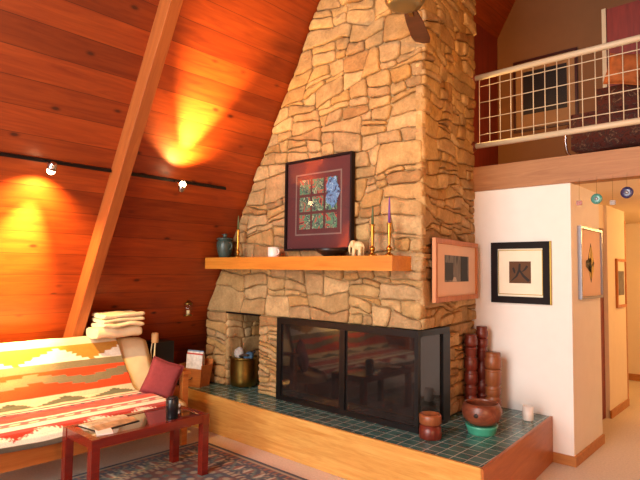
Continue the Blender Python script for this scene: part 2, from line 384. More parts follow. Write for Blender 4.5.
# ------------------------------------------------------------------ stone chimney
rng = random.Random(11)
CHX0, CHX1, CHY = -4.755, -2.13, 3.50
FT = 1.115                                                   # firebox lintel height
HZ = 0.365                                                   # hearth height
chim = thing('stone_chimney', (-3.4, 3.9, HZ), 'tall tan fieldstone fireplace chimney rising along the pine wall', 'fireplace')
def prof_cells(poly, sx, sz, gap=0.004, seed=0):
    """random guillotine split of a convex region into ragged courses of flat-bedded stones"""
    rg = random.Random(seed); out = []
    def rec(p, depth):
        us = [q[0] for q in p]; vs = [q[1] for q in p]; w = max(us)-min(us); h = max(vs)-min(vs)
        wm = sx*rg.choice((0.6, 0.85, 1.1, 1.5)); hm = sz*rg.choice((0.75, 1.0, 1.2, 1.75))
        if depth > 14 or (w <= wm and h <= hm): out.append(p); return
        across = h/sz > w/sx if max(w/sx, h/sz) < 3.2 else (h/sz*1.15 > w/sx)
        if h <= hm: across = False
        if w <= wm: across = True
        k = rg.uniform(0.34, 0.66)
        if across: a = rg.gauss(0, 0.10); n = (math.sin(a), math.cos(a)); c = (min(us)+w/2, min(vs)+h*k)
        else: a = rg.gauss(0, 0.17); n = (math.cos(a), math.sin(a)); c = (min(us)+w*k, min(vs)+h/2)
        d = n[0]*c[0]+n[1]*c[1]
        for q in (clip(p, n, d), clip(p, (-n[0], -n[1]), -d)):
            if len(q) >= 3: rec(q, depth+1)
    rec(list(poly), 0)
    cells = []
    for p in out:
        ar = 0.5*sum(p[k][0]*p[(k+1) % len(p)][1]-p[(k+1) % len(p)][0]*p[k][1] for k in range(len(p)))
        if abs(ar) < 0.0012: continue
        if ar < 0: p = p[::-1]
        q = list(p)
        for k in range(len(p)):           # shrink by the joint width
            a, b = p[k], p[(k+1) % len(p)]; L = math.hypot(b[0]-a[0], b[1]-a[1])
            if L < 1e-6: continue
            n = ((b[1]-a[1])/L, -(b[0]-a[0])/L); q = clip(q, n, n[0]*a[0]+n[1]*a[1]-gap)
            if len(q) < 3: break
        if len(q) >= 3: cells.append(q)
    return cells
def chaikin(p, it=2, q=0.22):
    for _ in range(it):
        o = []
        for k in range(len(p)):
            a = p[k]; b = p[(k+1) % len(p)]
            o.append((a[0]+q*(b[0]-a[0]), a[1]+q*(b[1]-a[1]))); o.append((b[0]-q*(b[0]-a[0]), b[1]-q*(b[1]-a[1])))
        p = o
    return p
def stones(mb, poly, fn, sx=0.37, sz=0.165, seed=0, proud=0.045, jag=0.0):
    rg = random.Random(seed+99)
    us = [p[0] for p in poly]; vs = [p[1] for p in poly]; ub = (min(us), max(us)); vb = (min(vs), max(vs))
    def wob(p):
        # a shared displacement field bends neighbouring edges alike; it fades at the region's border
        u, v = p; q = Vector((u*3.2, v*4.2, seed*5.7)); q2 = Vector((u*9, v*11, seed*2.3))
        f = min(1, max(0, min(u-ub[0], ub[1]-u)/0.06)); g = min(1, max(0, min(v-vb[0], vb[1]-v)/0.06))
        return (u+f*(0.035*mnoise.noise(q)+0.010*mnoise.noise(q2)), v+g*(0.055*mnoise.noise(q+Vector((31,7,0)))+0.014*mnoise.noise(q2+Vector((5,17,0)))))
    for c in prof_cells(poly, sx, sz, seed=seed):
        q = []
        for k in range(len(c)):
            a = c[k]; b = c[(k+1) % len(c)]; L = math.hypot(b[0]-a[0], b[1]-a[1]); m = max(1, int(L/0.05))
            for e in range(m): q.append((a[0]+(b[0]-a[0])*e/m, a[1]+(b[1]-a[1])*e/m))
        if len(q) < 4: continue
        c = chaikin([wob(p) for p in q], 1, 0.25)
        cx = sum(p[0] for p in c)/len(c); cy = sum(p[1] for p in c)/len(c)
        d = proud*rg.uniform(0.5, 1.0); tx = rg.uniform(-.04,.04); tz = rg.uniform(-.09,.09)
        def ring(inset, depth, tilt=1.0):
            out = []
            for u, v in c:
                L = math.hypot(u-cx, v-cy) or 1; k = max(0.25, 1-inset/L)
                uu, vv = cx+(u-cx)*k, cy+(v-cy)*k
                nz = mnoise.noise(Vector((uu*9, vv*9, seed*3.1)))*0.010*tilt
                out.append(fn(uu, vv, depth+tilt*(tx*(uu-cx)+tz*(vv-cy))+nz))
            return out
        r = [ring(0, -0.03, 0), ring(0.0, d*0.55), ring(0.004, d*0.82), ring(0.013, d*0.98), ring(0.035, d*1.05), ring(0.065, d*1.08)]
        V = [[mb.bm.verts.new(p) for p in rr] for rr in r]; n = len(c)
        for a, b in zip(V, V[1:]):
            for k in range(n): mb._f([a[k], a[(k+1) % n], b[(k+1) % n], b[k]], True)
        mb._f(V[-1], True)
ZT = 4.75
ffn = lambda u, v, d: Vector((u, CHY-d, v))
A0 = Vector((CHX1, CHY)); A1 = Vector((-2.29, 4.70)); dirS = (A1-A0).normalized(); nS = Vector((dirS.y, -dirS.x))
sfn = lambda u, v, d: Vector((A0.x+dirS.x*u+nS.x*d, A0.y+dirS.y*u+nS.y*d, v))
LS = (A1-A0).length
mb = MB()
stones(mb, [(CHX0, FT), (CHX1+0.03, FT), (CHX1+0.03, ZT), (slx(ZT)+0.02, ZT), (slx(1.27)+0.03, 1.27), (CHX0, 1.22)], ffn, 0.41, 0.175, seed=3)
stones(mb, [(CHX0, HZ), (-4.42, HZ), (-4.42, FT-0.004), (CHX0, FT-0.004)], ffn, 0.34, 0.15, seed=5)
stones(mb, [(-3.915, HZ), (-3.645, HZ), (-3.645, FT-0.004), (-3.915, FT-0.004)], ffn, 0.26, 0.105, seed=8, proud=0.04)
mb.build('stone_facing', M['stone'], chim)
mb = MB()
stones(mb, [(-0.03, FT), (LS, FT), (LS, ZT), (-0.03, ZT)], sfn, 0.40, 0.15, seed=21)
stones(mb, [(0.42, HZ), (LS, HZ), (LS, FT-0.004), (0.42, FT-0.004)], sfn, 0.36, 0.14, seed=23)
mb.build('stone_side', M['stone'], chim)
# mortar core behind the stones
def quad_core(mb, px, z0, z1):
    mb.loft([[Vector((x, y, z)) for x, y in px] for z in (z0, z1)])
mb = MB()
ztop = 5.6
mb.loft([[Vector((CHX0, CHY, FT)), Vector((CHX1, CHY, FT)), Vector((CHX1, CHY, ztop)), Vector((slx(ztop)+.01, CHY, ztop)), Vector((slx(1.25)+0.01, CHY, 1.25)), Vector((CHX0, CHY, 1.2))],
         [Vector((CHX0, 4.7, FT)), Vector((-2.29, 4.7, FT)), Vector((-2.29, 4.7, ztop)), Vector((slx(ztop)+.01, 4.7, ztop)), Vector((slx(1.25)+0.01, 4.7, 1.25)), Vector((CHX0, 4.7, 1.2))]])
quad_core(mb, [(CHX0, CHY), (-4.42, CHY), (-4.42, 4.7), (CHX0, 4.7)], HZ, FT)
quad_core(mb, [(-3.915, CHY), (-3.645, CHY), (-3.645, 4.7), (-3.915, 4.7)], HZ, FT)
quad_core(mb, [(-2.20, 3.93), (-2.187, 3.93), (-2.29, 4.7), (-2.30, 4.7)], HZ, FT)
quad_core(mb, [(-3.645, 4.15), (-2.215, 4.15), (-2.29, 4.7), (-3.645, 4.7)], HZ, FT)
mb.build('masonry_core', M['mortar'], chim)
# stone lined log niche
mb = MB()
nfn = lambda u, v, d: Vector((-4.42+d, u, v)); bfn = lambda u, v, d: Vector((u, 4.0-d, v))
stones(mb, [(CHY-0.02, HZ), (4.0, HZ), (4.0, FT), (CHY-0.02, FT)], nfn, 0.4, 0.2, seed=31, proud=0.03)
stones(mb, [(-4.42, HZ), (-3.915, HZ), (-3.915, FT), (-4.42, FT)], bfn, 0.4, 0.2, seed=33, proud=0.03)
rfn = lambda u, v, d: Vector((-3.915-d, u, v))
stones(mb, [(CHY, HZ), (4.0, HZ), (4.0, FT), (CHY, FT)], rfn, 0.3, 0.11, seed=35, proud=0.025)
mb.build('niche_lining', M['stone'], chim)
mb = MB().box(-4.42, -3.915, CHY-0.03, 4.0, FT-0.012, FT+0.005); mb.build('niche_lintel', M['black'], chim)
mb = MB().box(-4.42, -3.915, 4.02, 4.12, HZ, FT); mb.build('niche_back', M['mortar'], chim)
# firebox lining
mb = MB().box(-3.64, -2.25, 4.1, 4.14, HZ, FT).box(-3.643, -3.60, 3.52, 4.1, HZ, FT).box(-3.6, -2.2, 3.52, 4.1, FT-0.03, FT).box(-3.6, -2.2, 3.5, 4.1, HZ, HZ+0.02)
mb.build('firebox', M['soot'], chim)

# fire screen with smoked glass doors
FY = 3.47
scr = thing('fireplace_screen', (-2.9, FY, HZ), 'black metal framed smoked glass fireplace doors wrapping the chimney corner', 'fireplace screen')
SX1 = -2.12
mb = MB()
mb.box(-3.635, SX1, FY-0.02, FY+0.03, FT-0.055, FT-0.002).box(-3.635, SX1, FY-0.02, FY+0.03, HZ, HZ+0.045)
mb.box(-3.635, -3.575, FY-0.02, FY+0.03, HZ+0.045, FT-0.055).box(-2.875, -2.815, FY-0.025, FY+0.03, HZ+0.045, FT-0.055)
mb.box(SX1-0.03, SX1, FY-0.02, FY+0.02, HZ+0.04, FT-0.05)
mb.box(SX1-0.045, SX1, FY+0.02, 3.93, FT-0.05, FT-0.002).box(SX1-0.045, SX1, FY+0.02, 3.93, HZ, HZ+0.03).box(SX1-0.045, SX1+0.004, 3.82, 3.93, HZ+0.03, FT-0.05)
mb.build('frame', M['black'], scr, bevel=0.004)
MB().box(-3.575, -2.875, FY-0.006, FY+0.002, HZ+0.045, FT-0.055).build('glass_door', M['smoke'], scr)
MB().box(-2.815, SX1-0.03, FY-0.006, FY+0.002, HZ+0.045, FT-0.055).build('glass_door', M['smoke'], scr)
MB().box(SX1-0.02, SX1-0.012, FY+0.02, 3.82, HZ+0.03, FT-0.05).build('side_glass', M['smoke'], scr)

# raised hearth
hearth = thing('raised_hearth', (-3.3, 3.7, 0), 'raised hearth with teal tile top and oak front along the chimney', 'hearth')
HP = [(-5.12, 3.13), (-1.475, 3.13), (-1.585, YW-0.002), (-5.12, YW-0.002)]
HPb = [(-5.12, 3.13), (-1.475, 3.13), (-1.585, YW-0.002), (-5.12, YW-0.002)]
mb = MB(); mb.loft([[Vector((x, y, HZ-0.02)) for x, y in HP], [Vector((x, y, HZ)) for x, y in HP]]); mb.build('tile_top', M['tile'], hearth)
mb = MB(); mb.prism([(-5.14,3.165,0.002),(-5.14,3.185,0.002),(-5.14,3.128,HZ+0.004),(-5.14,3.108,HZ+0.004)], (3.67,0,0))
mb.build('front_panel', M['oak'], hearth, bevel=0.003)
mb = MB(); mb.loft([[Vector(p) for p in ((-1.475,3.165,0.002),(-1.455,3.165,0.002),(-1.565,YW-0.004,0.002),(-1.585,YW-0.004,0.002))],
                    [Vector(p) for p in ((-1.475,3.108,HZ+.004),(-1.455,3.108,HZ+.004),(-1.565,YW-0.004,HZ+.004),(-1.585,YW-0.004,HZ+.004))]])
M['oakshaded'] = wood('hearth_oak_shaded_end', '#9c5426', '#b86e36', 'y', 0.38, 1.2)  # darker copy of the hearth oak, the end's shade put into its colour
mb.build('end_panel', M['oakshaded'], hearth, bevel=0.003)
MB().box(-5.1, -1.60, 3.19, YW-0.02, 0.003, HZ-0.022).build('base', M['trimwood'], hearth)

# mantel shelf
MZ0, MZ1 = 1.556, 1.668
mb = MB().box(-4.455, -2.195, 3.22, 3.49, MZ0, MZ1)
tag(mb.build('mantel_shelf', M['mantel'], bevel=0.006), 'thick honey coloured wooden mantel shelf across the stone chimney', 'mantel shelf')

# ------------------------------------------------------------------ things on the mantel
def candlestick(x, y, h, hc, wax, label):
    t = thing('candlestick', (x, y, MZ1), label, 'candlestick', 'brass candlesticks on the mantel')
    p = [(0.0,0),(0.036,0),(0.038,0.006),(0.03,0.014),(0.014,0.022),(0.012,0.035),(0.022,0.05),(0.022,0.062),(0.011,0.075),(0.009,0.09),(0.013,0.10),(0.0105,0.115),
         (0.014,0.16),(0.0165,h*0.78),(0.012,h*0.86),(0.017,h*0.9),(0.011,h*0.93),(0.021,h-0.006),(0.021,h),(0.011,h)]
    MB().lathe(p, seg=24).build('stick', M['brass'], t, local=True)
    MB().lathe([(0.0,h-0.004),(0.0105,h-0.004),(0.008,h+hc*0.6),(0.004,h+hc-0.01),(0.001,h+hc)], seg=16).build('candle', wax, t, local=True)
candlestick(-4.08, 3.33, 0.275, 0.14, M['greencandle'], 'brass candlestick beside the dark teal jar, green candle')
candlestick(-2.455, 3.33, 0.245, 0.15, M['greencandle'], 'shorter brass candlestick beside the ivory carving, olive candle')
candlestick(-2.298, 3.33, 0.25, 0.20, M['purplecandle'], 'brass candlestick with purple candle at mantel end')
t = thing('stoneware_jar', (-4.285, 3.33, MZ1), 'dark teal stoneware jar at the left end of the mantel', 'jar')
MB().lathe([(0.0,0),(0.05,0),(0.056,0.01),(0.075,0.07),(0.083,0.13),(0.078,0.16),(0.066,0.172),(0.066,0.18)], seg=30).build('body', M['tealglaze'], t, local=True)
MB().lathe([(0.0,0.178),(0.082,0.178),(0.084,0.19),(0.06,0.2),(0.02,0.205),(0.018,0.22),(0.028,0.235),(0.0,0.245)], seg=30).build('lid', M['tealglaze'], t, local=True)
mb = MB().tube([Vector((0.078*math.cos(a)*1+0.0, -0.02, 0.115+0.0))+Vector((0.03+0.028*math.cos(b), 0, 0.032*math.sin(b)))-Vector((0,0,0)) for a, b in [(0, R(x)) for x in range(-100, 101, 20)]], 0.008)
mb.build('handle', M['tealglaze'], t, local=True)
t = thing('white_cup', (-3.57, 3.33, MZ1), 'small white cup on mantel left of the big framed art', 'cup')
MB().lathe([(0.0,0),(0.045,0),(0.05,0.008),(0.052,0.09),(0.048,0.09),(0.045,0.012),(0.0,0.01)], seg=28).build('body', M['whiteglaze'], t, local=True)
MB().tube([(0.05+0.02*math.cos(R(b)), 0, 0.048+0.024*math.sin(R(b))) for b in range(-90, 91, 18)], 0.005).build('handle', M['whiteglaze'], t, local=True)
o = MB().lathe([(0.0,0),(0.055,0),(0.06,0.006),(0.105,0.035),(0.132,0.062),(0.126,0.062),(0.10,0.038),(0.055,0.012),(0.0,0.01)], c=(-2.86,3.30,MZ1), seg=32).build('shallow_bowl', plain('ebony_bowl', '#1f0f0b', 0.4))
tag(o, 'shallow dark wooden bowl on mantel under the big framed art', 'bowl')
# ivory elephant carving
t = thing('elephant_carving', (-2.585, 3.32, MZ1), 'small ivory coloured elephant carving on the mantel', 'figurine')
mb = MB().ball((0,0,0.082), (0.05,0.034,0.036), 18, 12); mb.ball((-0.052,0,0.098), (0.028,0.026,0.03), 14, 10)
mb.tube([(-0.07,0,0.1),(-0.086,0,0.075),(-0.088,0,0.045),(-0.082,0,0.018)], [0.014,0.011,0.008,0.006])
for s in (-1, 1):
    mb.ball((-0.04, 0.03*s, 0.098), (0.014,0.006,0.024), 12, 8)
mb.tube([(0.048,0,0.095),(0.056,0,0.07),(0.055,0,0.05)], [0.005,0.004,0.003])
mb.build('body', M['ivory'], t, local=True)
for sx in (-0.03, 0.03):
    for sy in (-0.017, 0.017):
        MB().tube([(sx,sy,0.075),(sx,sy,0.04),(sx,sy,0.0)], [0.017,0.014,0.016], 12).build('leg', M['ivory'], t, local=True)

# ------------------------------------------------------------------ framed pictures
def picture(name, origin, xa, w, h, fw, fd, fmat, mat, label, glass=True, mw=None, inner=None):
    """origin = lower centre on the wall, xa = local right direction; local -Y faces the room"""
    t = thing(name, origin, label, 'picture'); t.rotation_euler = (0,0,math.atan2(xa[1], xa[0]))
    frame_boxes(MB(), -w/2, w/2, 0, h, fw, -fd, 0).build('frame', fmat, t, local=True, bevel=0.003)
    mt = MB().box(-w/2+fw*0.7, w/2-fw*0.7, -fd*0.45, -fd*0.2, fw*0.7, h-fw*0.7).build('mat_board', mat, t, local=True)
    if inner: inner(mt, -fd*0.45)
    if glass: MB().box(-w/2+fw*0.9, w/2-fw*0.9, -fd*0.72, -fd*0.69, fw*0.9, h-fw*0.9).build('glass', M['glass'], t, local=True)
    return t
def flat(poly, y, th=0.002): return MB().prism([(x, y-th, z) for x, z in poly], (0, th, 0))
# abstract quilted artwork above the mantel
palette = ['#5d8a72','#8a3d36','#4a6f92','#6f8f5c','#a0563f','#3a5a74','#7c4a58','#4f8578','#b07a4c']
t = NT('mottled_panels'); v = t.obj((1,1,1)); n = t.noise(v, 15, 3, 0.6, 1.0)
cR = t.ramp(n, [(0.25, lin('#141522')), (0.36, lin('#9a3f36')), (0.44, lin('#3f7a5e')), (0.52, lin('#27343f')), (0.58, lin('#86a886')), (0.64, lin('#48302f')), (0.7, lin('#5f95ae'))], 'CONSTANT')
t.set(color=cR, rough=0.6); M['quilt'] = t.m
t = NT('mottled_blue'); n = t.noise(t.obj(), 30, 4, 0.7, 1.0)
t.set(color=t.ramp(n, [(0.3, lin('#1d2b4c')), (0.45, lin('#4f7fae')), (0.6, lin('#8fb6cf')), (0.75, lin('#2c456e'))], 'CONSTANT'), rough=0.6); M['quiltblue'] = t.m
M['linergray'] = plain('grey_liner', '#6d625e', 0.6)
def art_quilt(t, y):
    frame_boxes(MB(), -0.27, 0.27, 0.135, 0.685, 0.012, y-0.004, y).build('liner', M['linergray'], t, local=True)
    for i in range(3):
        for j in range(3):
            x = -0.155+i*0.155; z = 0.255+j*0.155; s = 0.065
            flat([(x-s, z-s), (x+s, z-s), (x+s, z+s), (x-s, z+s)], y, 0.004).build('art_panel', M['quilt'], t, local=True)
    pts = [(0.17+0.075*math.cos(R(a))*(1+0.15*math.cos(R(5*a))), 0.50+0.13*math.sin(R(a))*(1+0.12*math.sin(R(7*a)))) for a in range(0, 360, 12)]
    flat(pts, y-0.004, 0.003).build('art_flower', M['quiltblue'], t, local=True)
picture('framed_quilt_art', (-3.115, 3.445, 1.727), (1,0), 0.785, 0.815, 0.018, 0.045, M['blackframe'], M['maroonmat'], 'large maroon framed art of nine coloured squares above the mantel', inner=art_quilt)
# brush character print on the white wall
M['brownink'] = plain('brown_paper', '#5a3a20', 0.8, var=0.15); M['ink'] = plain('dark_ink', '#1d120b', 0.7)
def brush(t, y, pts, wds, name='ink_stroke'):
    L = []; Rr = []
    for i, (x, z) in enumerate(pts):
        a = pts[max(0, i-1)]; b = pts[min(len(pts)-1, i+1)]; dx, dz = b[0]-a[0], b[1]-a[1]; l = math.hypot(dx, dz)
        nx, nz = -dz/l*wds[i], dx/l*wds[i]; L.append((x+nx, z+nz)); Rr.append((x-nx, z-nz))
    flat(L+Rr[::-1], y, 0.0015).build(name, M['ink'], t, local=True)
def art_brush(t, y):
    frame_boxes(MB(), -0.195, 0.195, 0.075, 0.465, 0.006, y-0.003, y).build('mat_line', M['goldedge'], t, local=True)
    flat([(-0.095,0.175),(0.095,0.175),(0.095,0.365),(-0.095,0.365)], y, 0.003).build('print', M['brownink'], t, local=True)
    y2 = y-0.003
    brush(t, y2, [(0.0,0.345),(-0.005,0.29),(-0.03,0.235),(-0.075,0.195)], [0.008,0.010,0.008,0.003])
    brush(t, y2, [(0.0,0.285),(0.03,0.24),(0.08,0.195)], [0.007,0.010,0.012])
    brush(t, y2, [(-0.06,0.31),(-0.05,0.285),(-0.045,0.26)], [0.008,0.010,0.004])
    brush(t, y2, [(0.065,0.325),(0.045,0.295),(0.02,0.275)], [0.010,0.008,0.003])
tp = picture('framed_print', (-1.822, YW, 1.288), (1,0), 0.515, 0.535, 0.058, 0.03, M['blackframe'], M['creammat'], 'black framed brush character print on the white wall', inner=art_brush, glass=False)
MB().box(0.2575, 0.265, -0.028, 0, -0.002, 0.537).build('gold_edge', M['goldedge'], tp, local=True)
# photograph hung on the chimney side
t = NT('grey_photo'); n = t.noise(t.obj((3,1,1)), 4, 4)
t.set(color=t.ramp(n, [(0.35, lin('#2e2b2a')), (0.5, lin('#77706a')), (0.65, lin('#4a4643'))]), rough=0.5); M['photo'] = t.m
M['photodark'] = plain('photo_dark', '#1c1a1b', 0.5); M['photolight'] = plain('photo_light', '#b5aaa0', 0.5)
def art_photo(t, y):
    flat([(-0.28,0.155),(0.28,0.155),(0.28,0.37),(-0.28,0.37)], y, 0.002).build('photo', M['photo'], t, local=True)
    flat([(0.08,0.155),(0.245,0.155),(0.245,0.37),(0.08,0.37)], y-0.002, 0.0015).build('photo_doorway', M['photodark'], t, local=True)
    flat([(-0.27,0.17),(-0.10,0.17),(-0.10,0.31),(-0.27,0.31)], y-0.002, 0.0015).build('photo_shade', M['photodark'], t, local=True)
    flat([(-0.12,0.158),(-0.02,0.158),(-0.04,0.19),(-0.09,0.195)], y-0.0035, 0.0015).build('photo_figure', M['photolight'], t, local=True)
u = 0.575
pc = Vector((A0.x+dirS.x*u+nS.x*0.062, A0.y+dirS.y*u+nS.y*0.062))
picture('framed_photograph', (pc.x, pc.y, 1.318), (dirS.x, dirS.y), 1.0, 0.495, 0.04, 0.03, M['oakframe'], M['pinkmat'], 'oak framed grey photograph hung on the chimney side', inner=art_photo, glass=False)
# leaf emblem on the hall corner
M['gold'] = plain('gold_leaf_paint', '#c9a22e', 0.5)
def art_leaf(t, y):
    flat([(0,0.14),(0.10,0.315),(0,0.49),(-0.10,0.315)], y, 0.002).build('emblem', M['ink'], t, local=True)
    for s in (-1, 1):
        flat([(0.012*s,0.17),(0.075*s,0.25),(0.06*s,0.30),(0.012*s,0.27)], y-0.002, 0.002).build('gold_leaf', M['gold'], t, local=True)
        flat([(0.012*s,0.29),(0.07*s,0.33),(0.05*s,0.40),(0.012*s,0.46)], y-0.002, 0.002).build('gold_leaf', M['gold'], t, local=True)
    flat([(-0.012,0.22),(-0.15,0.28),(-0.15,0.33),(-0.012,0.36)], y-0.003, 0.001).build('emblem_wing', M['ink'], t, local=True)
picture('framed_emblem', (-1.40, 5.145, 1.335), (0,1), 0.65, 0.625, 0.022, 0.03, M['silver'], M['pinkmat'], 'silver framed gold and black leaf emblem at the hall corner', inner=art_leaf, glass=False)
def art_hall(t, y):
    flat([(-0.13,0.14),(0.13,0.14),(0.13,0.42),(-0.13,0.42)], y, 0.002).build('print', M['photo'], t, local=True)
picture('hall_picture', (-1.57, 6.98, 1.17), (0,1), 0.42, 0.56, 0.03, 0.025, M['oakframe'], M['creammat'], 'wood framed picture deep in the hall beyond the red door', inner=art_hall, glass=False)
M['darkart'] = plain('dark_artwork', '#120c14', 0.5, var=0.4, vs=6); M['tanmat'] = plain('tan_mat_board', '#9c7650', 0.8)
M['maroonframe'] = plain('maroon_frame', '#3c100e', 0.4)
def art_loft(t, y):
    flat([(-0.26,0.21),(0.26,0.21),(0.26,0.75),(-0.26,0.75)], y, 0.002).build('artwork', M['darkart'], t, local=True)
picture('loft_picture', (-2.255, 6.57, 3.31), (1,0), 0.76, 0.90, 0.028, 0.03, M['maroonframe'], M['tanmat'], 'framed dark artwork on the loft back wall', inner=art_loft)

# ------------------------------------------------------------------ things on the hearth
t = thing('brass_cauldron', (-4.265, 3.59, HZ), 'brass pail of kindling standing in the stone niche', 'pail')
MB().lathe([(0.0,0.012),(0.118,0.012),(0.128,0.02),(0.138,0.07),(0.142,0.16),(0.14,0.27),(0.143,0.285),(0.15,0.295),(0.146,0.302),(0.138,0.298),(0.134,0.27),(0.134,0.2),(0.0,0.2)], seg=40).build('body', M['oldbrass'], t, local=True)
for k in range(3):
    a = R(90+120*k+30); MB().ball((0.1*math.cos(a), 0.1*math.sin(a), 0.008), (0.014,0.014,0.01), 10, 6).build('foot', M['oldbrass'], t, local=True)
MB().tube([(0.146*math.cos(R(a)), 0.02+0.02*math.sin(R(a)), 0.285-0.09*math.sin(R(a))+0.02) for a in range(0, 181, 12)], 0.005).build('bail_handle', M['oldbrass'], t, local=True)
def crumple(c, r, seed, mat, name, label, cat, group=None):
    mb = MB().ball((0,0,0), r, 14, 10)
    for v in mb.bm.verts:
        v.co *= 1+0.35*mnoise.noise(v.co*22+Vector((seed*7.3,0,0)))
    for v in mb.bm.verts: v.co += Vector(c)
    return tag(mb.build(name, mat), label, cat, group)
M['bluepaper'] = plain('blue_paper', '#3c5d78', 0.7, var=0.3, vs=30); M['news'] = plain('newsprint', '#a8a097', 0.9, var=0.3, vs=40)
crumple((-4.30,3.56,HZ+0.335), (0.06,0.05,0.055), 1, M['news'], 'crumpled_newspaper', 'grey crumpled newspaper sticking out of the brass pail', 'paper')
crumple((-4.17,3.58,HZ+0.315), (0.06,0.055,0.045), 2, M['bluepaper'], 'crumpled_blue_paper', 'blue crumpled paper on the right side of the brass pail', 'paper')
M['bark'] = wood('kindling_bark', '#1f1713', '#3c2c22', 'x', 0.9)
for k, (a, b, lb) in enumerate((((-4.305,3.66,HZ+0.25),(-4.145,3.63,HZ+0.36),'dark kindling stick leaning in the brass pail, nearer the niche back'),
                            ((-4.255,3.53,HZ+0.31),(-4.12,3.52,HZ+0.335),'dark kindling stick across the front of the brass pail'))):
    tag(MB().tube([a, ((a[0]+b[0])/2, (a[1]+b[1])/2, (a[2]+b[2])/2+0.008), b], [0.014,0.016,0.012], 8).build('kindling_stick', M['bark']), lb, 'kindling', 'kindling in the brass pail')

# magazine bin
t = thing('magazine_bin', (-4.64, 3.27, HZ), 'wooden magazine bin on the left end of the hearth', 'magazine bin', rz=R(16))
w0, w1, d0, d1, h = 0.115, 0.15, 0.075, 0.10, 0.23
def tap(x0, x1, y0, y1, X0, X1, Y0, Y1, z0, z1): return [[Vector((x, y, z0)) for x, y in ((x0,y0),(x1,y0),(x1,y1),(x0,y1))], [Vector((x, y, z1)) for x, y in ((X0,Y0),(X1,Y0),(X1,Y1),(X0,Y1))]]
mb = MB(); th = 0.012
mb.loft(tap(-w0,w0,-d0,-d0+th,-w1,w1,-d1,-d1+th,0,h*0.8)); mb.build('front_panel', M['brownbox'], t, local=True, bevel=0.002)
MB().loft(tap(-w0,w0,d0-th,d0,-w1,w1,d1-th,d1,0,h*1.15)).build('back_panel', M['brownbox'], t, local=True, bevel=0.002)
for s in (-1, 1):
    a, b = (-w0, -w0+th) if s < 0 else (w0-th, w0); A, B = (-w1, -w1+th) if s < 0 else (w1-th, w1)
    MB().loft(tap(a,b,-d0+th,d0-th,A,B,-d1+th,d1-th,0,h*0.95)).build('side_panel', M['brownbox'], t, local=True, bevel=0.002)
MB().box(-w0+th, w0-th, -d0+th, d0-th, 0.002, 0.014).build('bottom', M['brownbox'], t, local=True)
MB().tube([(0.03*math.cos(R(a)), -d0-0.017-0.012*math.sin(R(-a)), 0.1+0.028*math.sin(R(a))) for a in range(180, 361, 20)], 0.004).build('pull_ring', M['blackmatte'], t, local=True)
magcols = ['#d8d2c8','#b8463c','#e2ddd2','#7d8fa6','#e6e0d6','#caa98e']
for k, hc in enumerate(magcols):
    y = -0.05+k*0.02; hh = 0.30+0.012*((k*5) % 4); m = plain('magazine_paper', hc, 0.5, var=0.25, vs=30)
    Mx = Matrix.Translation((-4.64,3.27,HZ+0.016)) @ Matrix.Rotation(R(16),4,'Z') @ Matrix.Translation((-0.006*k+0.01, y, 0)) @ Matrix.Rotation(R(-3+1.2*k),4,'X')
    tag(MB().box(-0.1,0.1,-0.004,0.004,0,hh,Mx).build('magazine', m, bevel=0.0015),
        ['pale magazine at the front of the wooden bin','red-covered magazine second from the front of the bin','cream magazine third from the front of the bin','blue-grey magazine in the middle of the bin','white magazine second from the back of the bin','tan magazine at the back of the wooden bin'][k], 'magazine', 'magazines in the wooden bin')

# turned wooden candle pot, low front
def pot(name, loc, prof, mats, label, cat):
    t = thing(name, loc, label, cat)
    for nm, p, m in zip(('bowl','pedestal','insert'), prof, mats): MB().lathe(p, seg=36).build(nm, m, t, local=True)
    return t
M['potred'] = wood('red_turned_wood', '#5c2019', '#8c4030', 'x', 0.35)
t = thing('wooden_pot', (-2.005, 3.43, HZ), 'squat two-tier turned wooden pot in front of the glass doors', 'pot')
MB().lathe([(0.0,0),(0.072,0),(0.079,0.008),(0.081,0.05),(0.076,0.085),(0.066,0.09),(0.064,0.1),(0.0,0.1)], seg=36).build('base', M['darkcarve'], t, local=True)
MB().lathe([(0.0,0.1),(0.07,0.1),(0.078,0.108),(0.079,0.16),(0.072,0.172),(0.06,0.172),(0.058,0.155),(0.0,0.15)], seg=36).build('bowl', M['tancarve'], t, local=True)
t = thing('green_bowl', (-1.79, 3.80, HZ), 'low green glazed bowl under the wooden bowl on the hearth', 'bowl')
MB().lathe([(0.0,0),(0.095,0),(0.10,0.01),(0.112,0.05),(0.118,0.066),(0.108,0.066),(0.0,0.058)], seg=36).build('body', M['greenbowl'], t, local=True)
t = thing('carved_wooden_bowl', (-1.79, 3.80, HZ+0.067), 'round dark wooden bowl sitting on the green bowl', 'bowl')
MB().lathe([(0.0,0),(0.075,0),(0.10,0.012),(0.135,0.05),(0.145,0.095),(0.135,0.14),(0.122,0.158),(0.116,0.158),(0.126,0.135),(0.134,0.095),(0.125,0.055),(0.09,0.022),(0.0,0.015)], seg=40).build('body', M['woodbowl'], t, local=True)
MB().ball((0.02,-0.138,0.088), (0.02,0.008,0.017), 14, 8).build('inlay', M['ink'], t, local=True)
